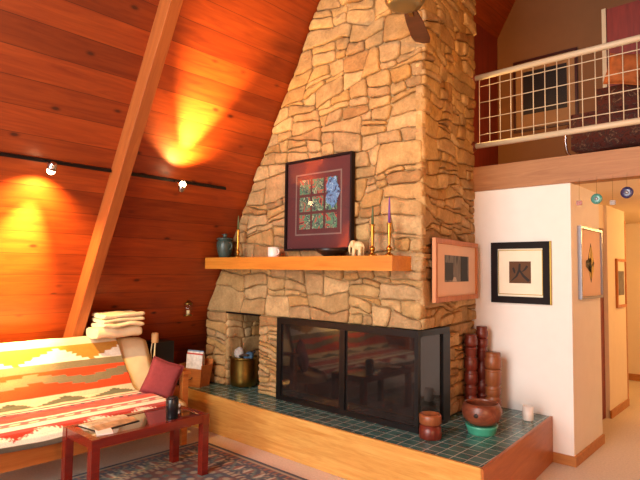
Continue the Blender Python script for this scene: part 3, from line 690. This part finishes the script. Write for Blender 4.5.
# turned totems against the wall
def totem(x, y, r, H, mat, label, seed):
    t = thing('turned_column', (x, y, HZ), label, 'turned column', 'turned wooden columns on the hearth')
    rg = random.Random(seed); z = 0.035; p = [(r*0.9, 0.035)]
    MB().lathe([(0.0,0),(r,0),(r*1.02,0.012),(r*1.0,0.03),(r*0.9,0.036),(0,0.036)], seg=30).build('base', mat, t, local=True)
    while z < H-0.16:
        s = rg.choice((0.09,0.12,0.15)); k = rg.uniform(0.82,1.0)
        p += [(r*0.72, z+0.012), (r*k, z+0.028), (r*k*0.98, z+s-0.03), (r*0.86, z+s-0.018), (r*0.95, z+s-0.010), (r*0.7, z+s)]; z += s
    p = [(0, 0.035)]+p+[(0, z)]
    MB().lathe(p, seg=30).build('shaft', mat, t, local=True)
    MB().lathe([(0,z),(r*0.75,z),(r*0.92,z+0.02),(r*0.95,z+(H-z)*0.6),(r*0.8,z+(H-z)*0.72),(r*0.86,z+(H-z)*0.82),(r*0.84,H),(0,H)], seg=30).build('cap', mat, t, local=True)
totem(-2.145, 4.35, 0.06, 0.65, M['darkcarve'], 'dark red turned column nearest the chimney stones, behind the bowls', 1)
totem(-2.12, 4.515, 0.056, 0.71, M['darkcarve'], 'tallest dark turned column, middle of three against the white wall', 2)
totem(-1.985, 4.44, 0.074, 0.505, M['tancarve'], 'short thick brown turned column right of the two dark ones', 3)
t = thing('white_mug', (-1.675, 4.40, HZ), 'plain white cup alone at the right end of the hearth', 'cup')
MB().lathe([(0.0,0),(0.04,0),(0.043,0.006),(0.043,0.115),(0.039,0.115),(0.038,0.012),(0.0,0.01)], seg=28).build('body', M['whiteglaze'], t, local=True)
MB().tube([(-0.03-0.016*math.cos(R(b)), 0.028+0.012*math.cos(R(b)), 0.06+0.028*math.sin(R(b))) for b in range(-90, 91, 18)], 0.005).build('handle', M['whiteglaze'], t, local=True)

# ------------------------------------------------------------------ futon sofa
Y0, Y1 = 0.55, 2.69
sofa = thing('futon_sofa', (-4.35, 1.55, 0), 'wooden futon sofa with cream mattress against the pine wall', 'sofa')
def mattress(name, prof, yspan, mat, n=40):
    mb = MB(); rings = []
    for i in range(n+1):
        y = yspan[0]+(yspan[1]-yspan[0])*i/n; e = min(i, n-i)/n
        k = 1-0.55*max(0, 1-e/0.035)**2
        cx = sum(p[0] for p in prof)/len(prof); cz = sum(p[1] for p in prof)/len(prof)
        kk = 0.86+0.14*min(1, e/0.03)
        rings.append([Vector((cx+(px-cx)*kk, y, cz+(pz-cz)*kk+0.006*mnoise.noise(Vector((px*5, y*5, pz*5))))) for px, pz in prof])
    mb.loft(rings, True, True); return mb.build(name, mat, sofa)
def rounded(poly, q=0.2, it=2): return chaikin(poly, it, q)
mattress('seat_mattress', rounded([(-4.70,0.32),(-3.90,0.32),(-3.885,0.37),(-3.90,0.425),(-4.45,0.45),(-4.70,0.45)]), (Y0, Y1), M['fabric'])
mattress('back_mattress', rounded([(-4.46,0.43),(-4.40,0.46),(-4.62,0.895),(-4.66,0.912),(-4.695,0.895),(-4.715,0.84),(-4.62,0.46),(-4.55,0.43)]), (Y0, Y1), M['fabric'])
mb = MB().box(-3.97, -3.93, Y0, Y1+0.05, 0.20, 0.335); mb.build('front_rail', M['futonwood'], sofa, bevel=0.005)
MB().box(-4.95, -4.91, Y0, Y1+0.05, 0.19, 0.29).build('rear_rail', M['futonwood'], sofa, bevel=0.005)
mb = MB()
for k in range(9):
    y = Y0+0.1+k*0.22; mb.box(-4.91, -3.97, y, y+0.07, 0.285, 0.308)
mb.build('seat_slats', M['futonwood'], sofa)
for y in (Y1+0.045, Y0-0.105):
    MB().box(-4.78, -4.06, y, y+0.075, 0.62, 0.65).build('armrest', M['futonwood'], sofa, bevel=0.005)
    for x in (-4.14, -4.72):
        MB().box(x, x+0.06, y+0.01, y+0.065, 0.005, 0.62).build('leg', M['futonwood'], sofa, bevel=0.005)
    MB().box(-4.66, -4.14, y+0.02, y+0.05, 0.42, 0.5).build('arm_slat', M['futonwood'], sofa, bevel=0.004)

# patterned blanket
C = {k: np.array(lin(v)[:3]) for k, v in dict(cream='#d9c9a8', grey='#7c7358', sage='#6a6b52', orange='#c9481f', red='#a83320', pink='#c9655a', dark='#4a3b36', mauve='#8d5a66', rust='#a83c1c', ochre='#b98230', white='#efe6d2').items()}
def tri(u, p): u = (u/p) % 1; return abs(2*u-1)             # 1..0..1
def step(x, n): return math.floor(x*n+0.5)/n
def pattern(s, y):
    """s: metres down the blanket from its back edge; y: along the sofa"""
    k6 = step(tri(y+0.30, 0.62), 6); q = lambda a, b: (s-a)/(b-a)
    if s < 0.20: return C['cream']
    if s < 0.35: return C['white'] if q(0.20, 0.35) > 0.15+0.85*k6 else C['ochre']
    if s < 0.42: return C['grey']
    if s < 0.64:
        b = q(0.42, 0.64)+0.30*(step(tri(y+0.15, 0.9), 4)-0.5)
        return C['orange'] if (b < 0.22 or b > 0.56) else C['grey']
    if s < 0.66: return C['cream']
    if s < 0.755: return C['sage'] if q(0.66, 0.755) > 0.85*step(tri(y+0.05, 0.42), 7)**1.2 else C['cream']
    if s < 0.80: return C['cream']
    if s < 0.83: return C['mauve'] if tri(y, 0.10) > 0.4 else C['red']
    if s < 0.85: return C['white']
    if s < 0.89: return C['dark'] if tri(y, 0.08) > 0.5 else C['pink']
    if s < 1.05: return C['orange'] if q(0.89, 1.05) > 0.5*tri(y+0.2, 0.5) else C['red']
    if s < 1.08: return C['white']
    if s < 1.10: return C['mauve']
    if s < 1.14: return C['cream'] if tri(y, 0.12) > 0.45 else C['pink']
    if s < 1.16: return C['grey']
    if s < 1.18: return C['white']
    if s < 1.31:
        k = step(tri(y+0.15, 0.36), 6)
        if q(1.18, 1.31) < 0.15+0.7*k: return C['red']
        return C['pink'] if q(1.18, 1.31) < 0.35+0.65*k and tri(y, 0.03) > 0.5 else C['white']
    if s < 1.325: return C['white']
    return C['dark']*0.7+C['grey']*0.3
prof = [(-4.722,0.862),(-4.706,0.917),(-4.665,0.936),(-4.615,0.915),(-4.585,0.856),(-4.525,0.715),(-4.452,0.574),(-4.41,0.494),(-4.37,0.468),(-4.30,0.463),(-4.15,0.457),(-4.0,0.45),(-3.92,0.44),(-3.882,0.41),(-3.868,0.365),(-3.866,0.345)]
P2 = [Vector((a, b)) for a, b in prof]
acc = [0]
for a, b in zip(P2, P2[1:]): acc.append(acc[-1]+(b-a).length)
def pat(s):
    d = s*acc[-1]
    for i in range(len(acc)-1):
        if d <= acc[i+1]+1e-9:
            k = (d-acc[i])/(acc[i+1]-acc[i]); return P2[i].lerp(P2[i+1], k)
    return P2[-1]
NV, NU = 200, 230
mb = MB(); G = []
for i in range(NV+1):
    s = i/NV; p = pat(s); row = []
    yend = 2.36+0.10*min(1, max(0, (s-0.05)/0.5))+0.05*max(0, min(1, (s-0.55)/0.2))
    for j in range(NU+1):
        y = Y0+0.02+(yend-Y0-0.02)*j/NU
        w = 0.010*mnoise.noise(Vector((s*5, y*3.2, 1.7)))+0.005*mnoise.noise(Vector((s*16, y*9, 4.0)))
        e = pat(min(1, s+0.01))-pat(max(0, s-0.01)); n = Vector((e.y, -e.x)).normalized()
        if n.x < 0 and n.y < 0: n = -n
        if n.y < -0.2: n = -n
        off = 0.012+abs(w)
        row.append(mb.bm.verts.new((p.x+n.x*off if s < 0.86 else p.x+0.012+abs(w), y, p.y+(n.y*off if s < 0.86 else 0)+0.02*(s > 0.93)*mnoise.noise(Vector((y*3,0,0))))))
    G.append(row)
for i in range(NV):
    for j in range(NU): mb._f([G[i][j], G[i][j+1], G[i+1][j+1], G[i+1][j]], True)
bl = mb.build('woven_blanket', M['blanket'])
def paint(o, fn):
    ca = o.data.color_attributes.new('Col', 'FLOAT_COLOR', 'POINT')
    buf = np.ones((len(o.data.vertices), 4), dtype=np.float32)
    for i in range(len(buf)): buf[i, :3] = fn(i)
    ca.data.foreach_set('color', buf.ravel())
def bcol(i):
    r, c = divmod(i, NU+1); return pattern(1.365*r/NV, Y0+c/NU*1.9+0.02*math.sin(r*0.3))
paint(bl, bcol)
md = bl.modifiers.new('thickness', 'SOLIDIFY'); md.thickness = 0.006; md.offset = 1
tag(bl, 'orange and grey stepped-pattern woven blanket draped over the sofa', 'blanket')

# dusty rose pillow
def cushion(name, loc, rot, w, h, th, mat, label):
    mb = MB(); n = 18; top = []; bot = []
    for i in range(n+1):
        rt = []; rb = []
        for j in range(n+1):
            a = 2*i/n-1; b = 2*j/n-1
            k = max(0, (1-a**4)*(1-b**4))**0.5
            pin = 1-0.07*(1-abs(a*b))*max(abs(a), abs(b))**3
            x, z = a*w/2*pin, b*h/2*pin; y = th/2*k
            rt.append(mb.bm.verts.new((x, -y, z)))
            rb.append(rt[-1] if i in (0, n) or j in (0, n) else mb.bm.verts.new((x, y, z)))
        top.append(rt); bot.append(rb)
    for i in range(n):
        for j in range(n):
            mb._f([top[i][j], top[i+1][j], top[i+1][j+1], top[i][j+1]], True); mb._f([bot[i][j], bot[i][j+1], bot[i+1][j+1], bot[i+1][j]], True)
    t = thing(name, loc, label, 'pillow'); t.rotation_euler = rot
    mb.build('cover', mat, t, local=True)
    loop = [top[0][0]]
    e = []
    f = lambda a, b: Vector((a*w/2*(1-0.07*(1-abs(a*b))*max(abs(a),abs(b))**3), 0, b*h/2*(1-0.07*(1-abs(a*b))*max(abs(a),abs(b))**3)))
    for k in range(12): e.append(f(-1+k/6, -1))
    for k in range(12): e.append(f(1, -1+k/6))
    for k in range(12): e.append(f(1-k/6, 1))
    for k in range(12): e.append(f(-1, 1-k/6))
    MB().tube(e, 0.006, 8, True).build('piping', mat, t, local=True)
    return t
cushion('throw_pillow', (-4.16, 2.585, 0.595), (R(-14), R(20), R(52)), 0.27, 0.31, 0.10, M['pillow'], 'dusty rose throw pillow leaning on the sofa arm')

# folded blankets on top of the futon back
def folded(name, cx, cy, z0, wx, wy, hts, mat, label, seed):
    t = thing(name, (cx, cy, z0), label, 'blanket'); z = 0
    for k, h in enumerate(hts):
        mb = MB(); n = 26; L = []
        for i in range(n+1):
            y = -wy/2+wy*i/n; e = min(i, n-i)/n; kk = 0.75+0.25*min(1, e/0.06)**0.5
            sg = 20; ring = []
            for q in range(sg):
                a = 2*math.pi*q/sg; ca, sa = math.cos(a), math.sin(a)
                xx = math.copysign(abs(ca)**0.45, ca)*wx/2; zz = math.copysign(abs(sa)**0.6, sa)*h/2*kk
                nn = 0.016*mnoise.noise(Vector((xx*7+seed, y*7, k*3.3)))
                ring.append(Vector((xx+0.012*mnoise.noise(Vector((y*6, k*9.1, seed))), y+nn*0.5, z+h/2+zz+nn)))
            L.append(ring)
        mb.loft(L, True, True); mb.build('fold', mat, t, local=True); z += h*0.97
    return t
folded('puffy_quilt', -4.57, 2.345, 0.937, 0.22, 0.42, (0.10,), M['fabric'], 'puffy cream quilt on the sofa back under the folded throw', 2.0)
folded('folded_throw', -4.555, 2.37, 1.032, 0.24, 0.38, (0.046,0.04,0.046), M['throw'], 'folded cream throw topmost of the pile on the sofa back', 5.0)

# ------------------------------------------------------------------ behind the sofa end
t = thing('loudspeaker', (-4.79, 2.94, 0), 'black floor speaker behind the sofa arm by the pine wall', 'speaker')
MB().box(-0.10, 0.10, -0.10, 0.10, 0.004, 0.83).build('cabinet', M['blackmatte'], t, local=True, bevel=0.006)
MB().box(-0.085, 0.085, -0.108, -0.098, 0.05, 0.80).build('grille', M['ink'], t, local=True, bevel=0.003)
t = thing('strand_ornament', (-4.56, 2.745, 0.652), 'tan capped ornament with pale hanging strands in front of the speaker', 'ornament')
MB().lathe([(0,0),(0.035,0),(0.035,0.008),(0.008,0.014),(0.006,0.2),(0,0.2)], seg=20).build('stand', M['ivory'], t, local=True)
MB().lathe([(0,0.2),(0.03,0.2),(0.033,0.21),(0.033,0.285),(0.027,0.295),(0,0.297)], seg=24).build('cap', plain('tan_cap', '#c79a62', 0.6), t, local=True)
MB().tube([(-0.028,-0.01,0.2),(-0.034,-0.018,0.13),(-0.026,-0.02,0.06),(-0.004,-0.022,0.02),(0.02,-0.02,0.05),(0.03,-0.018,0.13),(0.026,-0.01,0.2)], 0.0055).build('strand', M['ivory'], t, local=True)
# little lantern hung on the pine wall
p = Vector((slx(1.17)+0.035, 3.22, 1.065))
t = thing('wall_lantern', p, 'small glass candle lantern hung low on the pine wall near chimney', 'lantern')
MB().lathe([(0,0),(0.042,0),(0.044,0.012),(0.03,0.016),(0,0.016)], seg=20).build('tray', M['oldbrass'], t, local=True)
MB().lathe([(0.030,0.016),(0.038,0.03),(0.038,0.11),(0.032,0.12),(0.030,0.12),(0.035,0.108),(0.035,0.032),(0.028,0.018)], seg=24).build('chimney_glass', M['glass'], t, local=True)
MB().lathe([(0,0.016),(0.018,0.016),(0.018,0.06),(0,0.062)], seg=16).build('candle', M['ivory'], t, local=True)
MB().lathe([(0,0.12),(0.042,0.12),(0.036,0.135),(0.008,0.16),(0,0.16)], seg=20).build('cap', M['oldbrass'], t, local=True)
MB().tube([(0,0,0.155),(0.0,0,0.20),(-0.02+0.02,0,0.215)], 0.003).build('hook', M['oldbrass'], t, local=True)

# ------------------------------------------------------------------ coffee table
TX0, TX1, TY0, TY1, TZ = -3.80, -3.36, 1.60, 2.50, 0.46
ct = thing('coffee_table', ((TX0+TX1)/2, (TY0+TY1)/2, 0), 'low red lacquered coffee table with inset glass top', 'table')
for x in (TX0, TX1-0.055):
    for y in (TY0, TY1-0.055):
        MB().box(x, x+0.055, y, y+0.055, 0.013, TZ-0.001).build('leg', M['redwood'], ct, bevel=0.006)
mb = MB(); mb.box(TX0+0.055, TX1-0.055, TY0+0.004, TY0+0.05, TZ-0.06, TZ).box(TX0+0.055, TX1-0.055, TY1-0.05, TY1-0.004, TZ-0.06, TZ)
mb.box(TX0+0.004, TX0+0.05, TY0+0.055, TY1-0.055, TZ-0.06, TZ).box(TX1-0.05, TX1-0.004, TY0+0.055, TY1-0.055, TZ-0.06, TZ)
mb.build('apron_frame', M['redwood'], ct, bevel=0.004)
t = NT('tinted_glass'); t.set(color=t.ramp(t.noise(t.obj(), 3), [(0.3,(0.05,0.035,0.03)),(0.7,(0.065,0.045,0.035))]), rough=0.05, spec=0.9, coat=1.0); M['tabletop'] = t.m
MB().box(TX0+0.045, TX1-0.045, TY0+0.045, TY1-0.045, TZ-0.014, TZ-0.004).build('glass_top', M['tabletop'], ct)
t = thing('insulated_mug', (-3.475, 2.25, TZ-0.003), 'black cylindrical mug near the far end of the coffee table', 'mug')
MB().lathe([(0,0),(0.041,0),(0.043,0.006),(0.043,0.055),(0.046,0.058),(0.046,0.135),(0.043,0.14),(0,0.14)], seg=30).build('body', M['darkmug'], t, local=True)
MB().lathe([(0,0.138),(0.036,0.138),(0.034,0.15),(0,0.152)], seg=30).build('lid', M['blackmatte'], t, local=True)
crumple((-3.68,2.43,TZ+0.018), (0.028,0.03,0.022), 5, M['paper'], 'crumpled_napkin', 'small white crumpled napkin at the far end of the coffee table', 'napkin')
# open magazine
t = thing('open_magazine', (-3.66, 1.86, TZ+0.001), 'open magazine lying on the near end of the coffee table', 'magazine', rz=R(8))
for s in (-1, 1):
    mb = MB(); L = []
    for i in range(13):
        k = i/12; x = s*k*0.115; z = 0.016*math.sin(math.pi*min(1, k*1.15))*(1-0.5*k)+0.003
        L.append([Vector((x, -0.16, -0.003)), Vector((x, 0.16, -0.003)), Vector((x, 0.16, z)), Vector((x, -0.16, z))])
    mb.loft(L); mb.build('page', plain('page_print', '#a98a66' if s > 0 else '#c6b69c', 0.45, var=0.5, vs=22), t, local=True)
MB().box(-0.122, 0.122, -0.165, 0.165, -0.0035, -0.001).build('cover', M['blackmatte'], t, local=True)
tag(MB().box(-0.05, 0.05, -0.075, 0.075, 0, 0.006, Matrix.Translation((-3.50, 1.745, TZ-0.003)) @ Matrix.Rotation(R(70),4,'Z')).build('white_envelope', M['paper'], bevel=0.001), 'white envelope on the near corner of the coffee table', 'envelope')

# ------------------------------------------------------------------ rug
RX0, RX1, RY0, RY1 = -4.05, -1.75, -0.2, 2.945
mb = MB(); nx, ny = 190, 260; G = []
for j in range(ny+1):
    G.append([mb.bm.verts.new((RX0+(RX1-RX0)*i/nx, RY0+(RY1-RY0)*j/ny, 0.012)) for i in range(nx+1)])
for j in range(ny):
    for i in range(nx): mb._f([G[j][i], G[j][i+1], G[j+1][i+1], G[j+1][i]])
edge = [G[0][i] for i in range(nx+1)]+[G[j][nx] for j in range(1, ny+1)]+[G[ny][i] for i in range(nx-1, -1, -1)]+[G[j][0] for j in range(ny-1, 0, -1)]
low = [mb.bm.verts.new((v.co.x, v.co.y, 0.001)) for v in edge]
for k in range(len(edge)): q = (k+1) % len(edge); mb._f([edge[k], edge[q], low[q], low[k]])
rug = mb.build('area_rug', M['rug'])
rc = {k: np.array(lin(v)[:3]) for k, v in dict(navy='#4a4a52', rust='#8a5a48', tan='#a89478', teal='#66746a', wine='#6c443c', cream='#c0b49c').items()}
def rugcol(i):
    v = rug.data.vertices[i].co; x, y = v.x, v.y
    d = min(x-RX0, RX1-x, y-RY0, RY1-y)
    a = (x if min(y-RY0, RY1-y) < min(x-RX0, RX1-x) else y)
    if d < 0.03: return rc['navy']
    if d < 0.06: return rc['tan']
    if d < 0.10: return rc['rust'] if tri(a, 0.06) > 0.5 else rc['navy']
    if d < 0.30:
        q = (d-0.20)/0.1; f = math.cos(a*2*math.pi/0.24); g = math.cos(a*2*math.pi/0.08)
        if q*q+f*f*0.8 < 0.35: return rc['cream'] if g > 0.2 else rc['rust']
        if abs(q-0.55*math.sin(a*2*math.pi/0.24)) < 0.16: return rc['teal']
        return rc['navy'] if mnoise.noise(Vector((x*40, y*40, 0))) > -0.2 else rc['tan']
    if d < 0.34: return rc['tan'] if tri(a, 0.05) > 0.4 else rc['wine']
    n = mnoise.noise(Vector((x*9, y*9, 2.0))); n2 = math.sin(x*34)*math.sin(y*34)
    if n2 > 0.55: return rc['tan']
    if n2 < -0.6: return rc['teal']
    return rc['rust'] if n > 0.15 else (rc['navy'] if n < -0.1 else rc['wine'])
paint(rug, rugcol)
tag(rug, 'dark blue and rust patterned oriental rug under the coffee table', 'rug')

# ------------------------------------------------------------------ track lights on the pine wall
tr = thing('track_rail', (slx(2.343), 1.6, 2.343), 'thin black track rail running along the pine wall', 'track')
rp = lambda y, k, z=2.343: Vector((slx(z), y, z))+nv*k
mb = MB(); mb.loft([[rp(y, 0.012)+Vector((0,0,-.011)), rp(y, 0.034)+Vector((0,0,-.011)), rp(y, 0.034)+Vector((0,0,.011)), rp(y, 0.012)+Vector((0,0,.011))] for y in (0.0, 2.02)])
mb.build('rail', M['black'], tr)
mb = MB(); mb.loft([[rp(y, 0.012)+Vector((0,0,-.011)), rp(y, 0.034)+Vector((0,0,-.011)), rp(y, 0.034)+Vector((0,0,.011)), rp(y, 0.012)+Vector((0,0,.011))] for y in (2.135, 3.17)])
mb.build('rail', M['black'], tr)
def track_head(y, aim, label):
    c = rp(y, 0.17); a = Vector(aim).normalized()
    t = thing('track_spotlight', rp(y, 0.035), label, 'spotlight', 'spotlights on the pine wall track')
    MB().tube([rp(y, 0.034), rp(y, 0.075), c], 0.007).build('stem', M['chrome'], t)
    q = a.to_track_quat('Z', 'Y').to_matrix()
    sh = MB().lathe([(0,-0.045),(0.018,-0.045),(0.024,-0.035),(0.03,-0.01),(0.034,0.008),(0.031,0.008),(0.027,-0.006),(0.0,-0.02)], c=c, seg=24, M=q).build('shade', M['chrome'], t)
    MB().ball(c+a*0.022, 0.028, 14, 10).build('bulb', M['bulb'], sh)
    return c, a
def head_light(c, aim, e_flood, e_beam, target):
    # one reflector bulb: a tight bright core inside a wide soft flood
    c = c+aim*0.075
    lamp('spot_flood', 'SPOT', c, e_flood, WARM, c+aim*2, spot_size=R(125), spot_blend=0.9, shadow_soft_size=0.02)
    lamp('spot_core', 'SPOT', c, e_beam, WARM, target, spot_size=R(50), spot_blend=1.0, shadow_soft_size=0.02)
g1 = Vector((-4.78, 1.44, 1.14)); g2 = Vector((-3.68, 2.66, 3.12))
h1 = rp(1.52, 0.17); h2 = rp(2.60, 0.17)
c1, a1 = track_head(1.52, g1-h1, 'chrome spotlight aimed down, left of the sloping rafter')
c2, a2 = track_head(2.60, g2-h2, 'glowing chrome spotlight aimed up, right of the sloping rafter')
head_light(c1, a1, 220, 1650, g1)
head_light(c2, a2, 140, 1400, g2)

# ------------------------------------------------------------------ loft railing and loft things
rl = thing('loft_railing', (-0.9, YW+0.02, 2.53), 'cream pipe railing with white wire mesh along the loft edge', 'railing')
yR = YW+0.0; x0, x1 = -2.215, -0.1; z0, z1 = 2.735, 3.385
MB().tube([(x0-0.03, yR, z1), (x1, yR, z1)], 0.026, 16).build('top_rail', M['cream'], rl)
MB().tube([(x0-0.03, yR, z0), (x1, yR, z0)], 0.026, 16).build('bottom_rail', M['cream'], rl)
mb = MB(); k = 0; wr = 0.0042
x = x0+0.02
while x < x1:
    mb.tube([(x, yR, z0), (x, yR, z1)], wr, 6); x += 0.1
for z in np.linspace(z0+0.1, z1-0.09, 4): mb.tube([(x0+0.02, yR, z), (x1, yR, z)], wr, 6)
mb.build('wire_mesh', M['cream'], rl)
for z in (z0, z1): MB().lathe([(0,0),(0.05,0),(0.055,0.012),(0.045,0.05),(0.03,0.06),(0,0.06)], c=(x0-0.075, yR, z), seg=20, M=Matrix.Rotation(R(90),3,'Y')).build('rail_mount', M['darkcarve'], rl)
for x in (-0.55, -0.12): MB().box(x-0.02, x+0.02, yR-0.02, yR+0.02, 2.531, z1).build('post', M['cream'], rl, bevel=0.003)
# patterned armchair at the loft edge
M['darkweave'] = None
t = NT('dark_patterned_weave'); n = t.noise(t.obj(), 16, 4, 0.7, 1.2)
t.set(color=t.ramp(n, [(0.3, lin('#2c1a1a')), (0.45, lin('#63342c')), (0.56, lin('#40302e')), (0.68, lin('#8a6650')), (0.8, lin('#2d2022'))]), rough=0.9, spec=0.1); M['darkweave'] = t.m
ac = thing('lounge_chair', (-1.1, 5.3, 2.53), 'dark patterned lounge chair with chrome leg behind the loft railing', 'chair')
def soft(name, b, mat, parent, bev=0.05):
    return MB().box(*b).build(name, mat, parent, bevel=bev, seg=4, smooth=True)
soft('seat', (-1.50, -0.65, 5.02, 5.65, 2.66, 2.98), M['darkweave'], ac)
soft('backrest', (-0.78, -0.55, 5.02, 5.65, 2.85, 3.6), M['darkweave'], ac)
soft('arm', (-1.42, -0.6, 5.55, 5.72, 2.7, 3.34), M['darkweave'], ac)
MB().tube([(-1.50, 5.05, 2.93), (-1.545, 5.04, 2.85), (-1.555, 5.04, 2.75), (-1.54, 5.04, 2.65), (-1.50, 5.04, 2.58), (-1.44, 5.04, 2.548), (-0.7, 5.04, 2.548)], 0.012, 10).build('leg', M['chrome'], ac)
MB().tube([(-1.50, 5.6, 2.93), (-1.545, 5.6, 2.85), (-1.555, 5.6, 2.75), (-1.54, 5.6, 2.65), (-1.50, 5.6, 2.58), (-1.44, 5.6, 2.548), (-0.7, 5.6, 2.548)], 0.012, 10).build('leg', M['chrome'], ac)
M['orangecloth'] = plain('burnt_orange_cloth', '#b5622c', 0.85, var=0.3, vs=14)
cushion('orange_pillow', (-1.16, 5.50, 3.46), (R(-8), R(12), R(10)), 0.3, 0.3, 0.12, M['orangecloth'], 'burnt orange pillow on top of the loft chair')
cb = thing('tall_cabinet', (-1.0, 6.2, 2.53), 'tall red-fronted cabinet with cream side at the loft back wall', 'cabinet')
MB().box(-1.46, -1.42, 5.95, 6.55, 2.535, 4.30).build('side_panel', M['cream'], cb, bevel=0.003)
MB().box(-1.42, -0.62, 5.98, 6.55, 2.535, 4.30).build('body', M['redwall'], cb, bevel=0.003)
MB().box(-1.41, -1.03, 5.955, 5.98, 2.56, 4.28).build('door', M['redwall'], cb, bevel=0.004)
MB().box(-1.02, -0.63, 5.955, 5.98, 2.56, 4.28).build('door', M['redwall'], cb, bevel=0.004)
lamp('loft_lamp', 'POINT', (-2.62, 5.02, 3.3), 30, WARM, shadow_soft_size=0.06)
lamp('hall_lamp', 'POINT', (-0.55, 7.7, 2.1), 34, (1.0, 0.56, 0.18), shadow_soft_size=0.08)
lamp('hall_front_lamp', 'POINT', (-0.3, 5.3, 2.05), 8, (1.0, 0.55, 0.3), shadow_soft_size=0.08)

# ornaments hung from the loft beam
def suncatcher(x, z, r, hexc, label, square=False):
    t = thing('hanging_ornament', (x, YW-0.045, z), label, 'ornament', 'ornaments hung under the loft beam')
    m = plain('ornament_glass', hexc, 0.2, var=0.3, vs=40)
    if square: MB().box(-r, r, -0.006, 0.006, -r*0.9, r*0.9).build('body', m, t, local=True, bevel=0.003)
    else:
        MB().lathe([(0,-0.008),(r*0.55,-0.010),(r,-0.004),(r,0.004),(r*0.55,0.010),(0,0.008)], seg=28, M=Matrix.Rotation(R(90),3,'X')).build('body', m, t, local=True)
        MB().ball((0,-0.012,0), (r*0.3,0.006,r*0.3), 12, 8).build('boss', M['silver'], t, local=True)
    MB().tube([(0,0,r*0.85), (0,0.004,(2.33-z)*0.6), (0,0.016,2.333-z)], 0.0012, 6).build('string', M['oldbrass'], t, local=True)
suncatcher(-1.32, 2.125, 0.02, '#9a4428', 'tiny rust square ornament hanging nearest the white wall', True)
suncatcher(-1.19, 2.149, 0.042, '#4f8f84', 'teal disc ornament hanging from the loft beam')
suncatcher(-1.075, 2.11, 0.02, '#7d5a34', 'tiny brown square ornament between the two hanging discs', True)
suncatcher(-0.975, 2.18, 0.045, '#39385e', 'dark blue disc ornament hanging from the loft beam')

# ceiling fan hung from the ridge
FX, FYY, FZ = XR, 2.75, 3.27
fan = thing('ceiling_fan', (FX, FYY, FZ), 'dark-bladed ceiling fan hanging in front of the chimney top', 'ceiling fan')
MB().lathe([(0,-0.075),(0.06,-0.075),(0.105,-0.06),(0.125,-0.03),(0.128,0.03),(0.11,0.07),(0.04,0.09),(0.0,0.09)], seg=36).build('motor', plain('fan_housing', '#8b7a52', 0.35, 0.7), fan, local=True)
MB().tube([(0,0,0.08), (0,0,RIDGE-FZ-0.12)], 0.016, 14).build('downrod', M['oldbrass'], fan, local=True)
M['fanblade'] = wood('fan_blade_wood', '#3a1a14', '#5c2f22', 'x', 0.4)
for k in range(3):
    Mz = Matrix.Rotation(R(112+120*k), 4, 'Z') @ Matrix.Rotation(R(12), 4, 'X')
    mb = MB(); pts = [(0.17,-0.045),(0.35,-0.062),(0.6,-0.07),(0.68,-0.055),(0.70,0),(0.68,0.055),(0.6,0.07),(0.35,0.062),(0.17,0.045)]
    mb.loft([[Mz @ Vector((x, y, z)) for x, y in pts] for z in (-0.012, -0.004)]); bld = mb.build('blade', M['fanblade'], fan, local=True)
    mb = MB().box(0.10, 0.24, -0.015, 0.015, -0.02, -0.012, Mz); mb.build('blade_bracket', M['oldbrass'], bld, local=True)
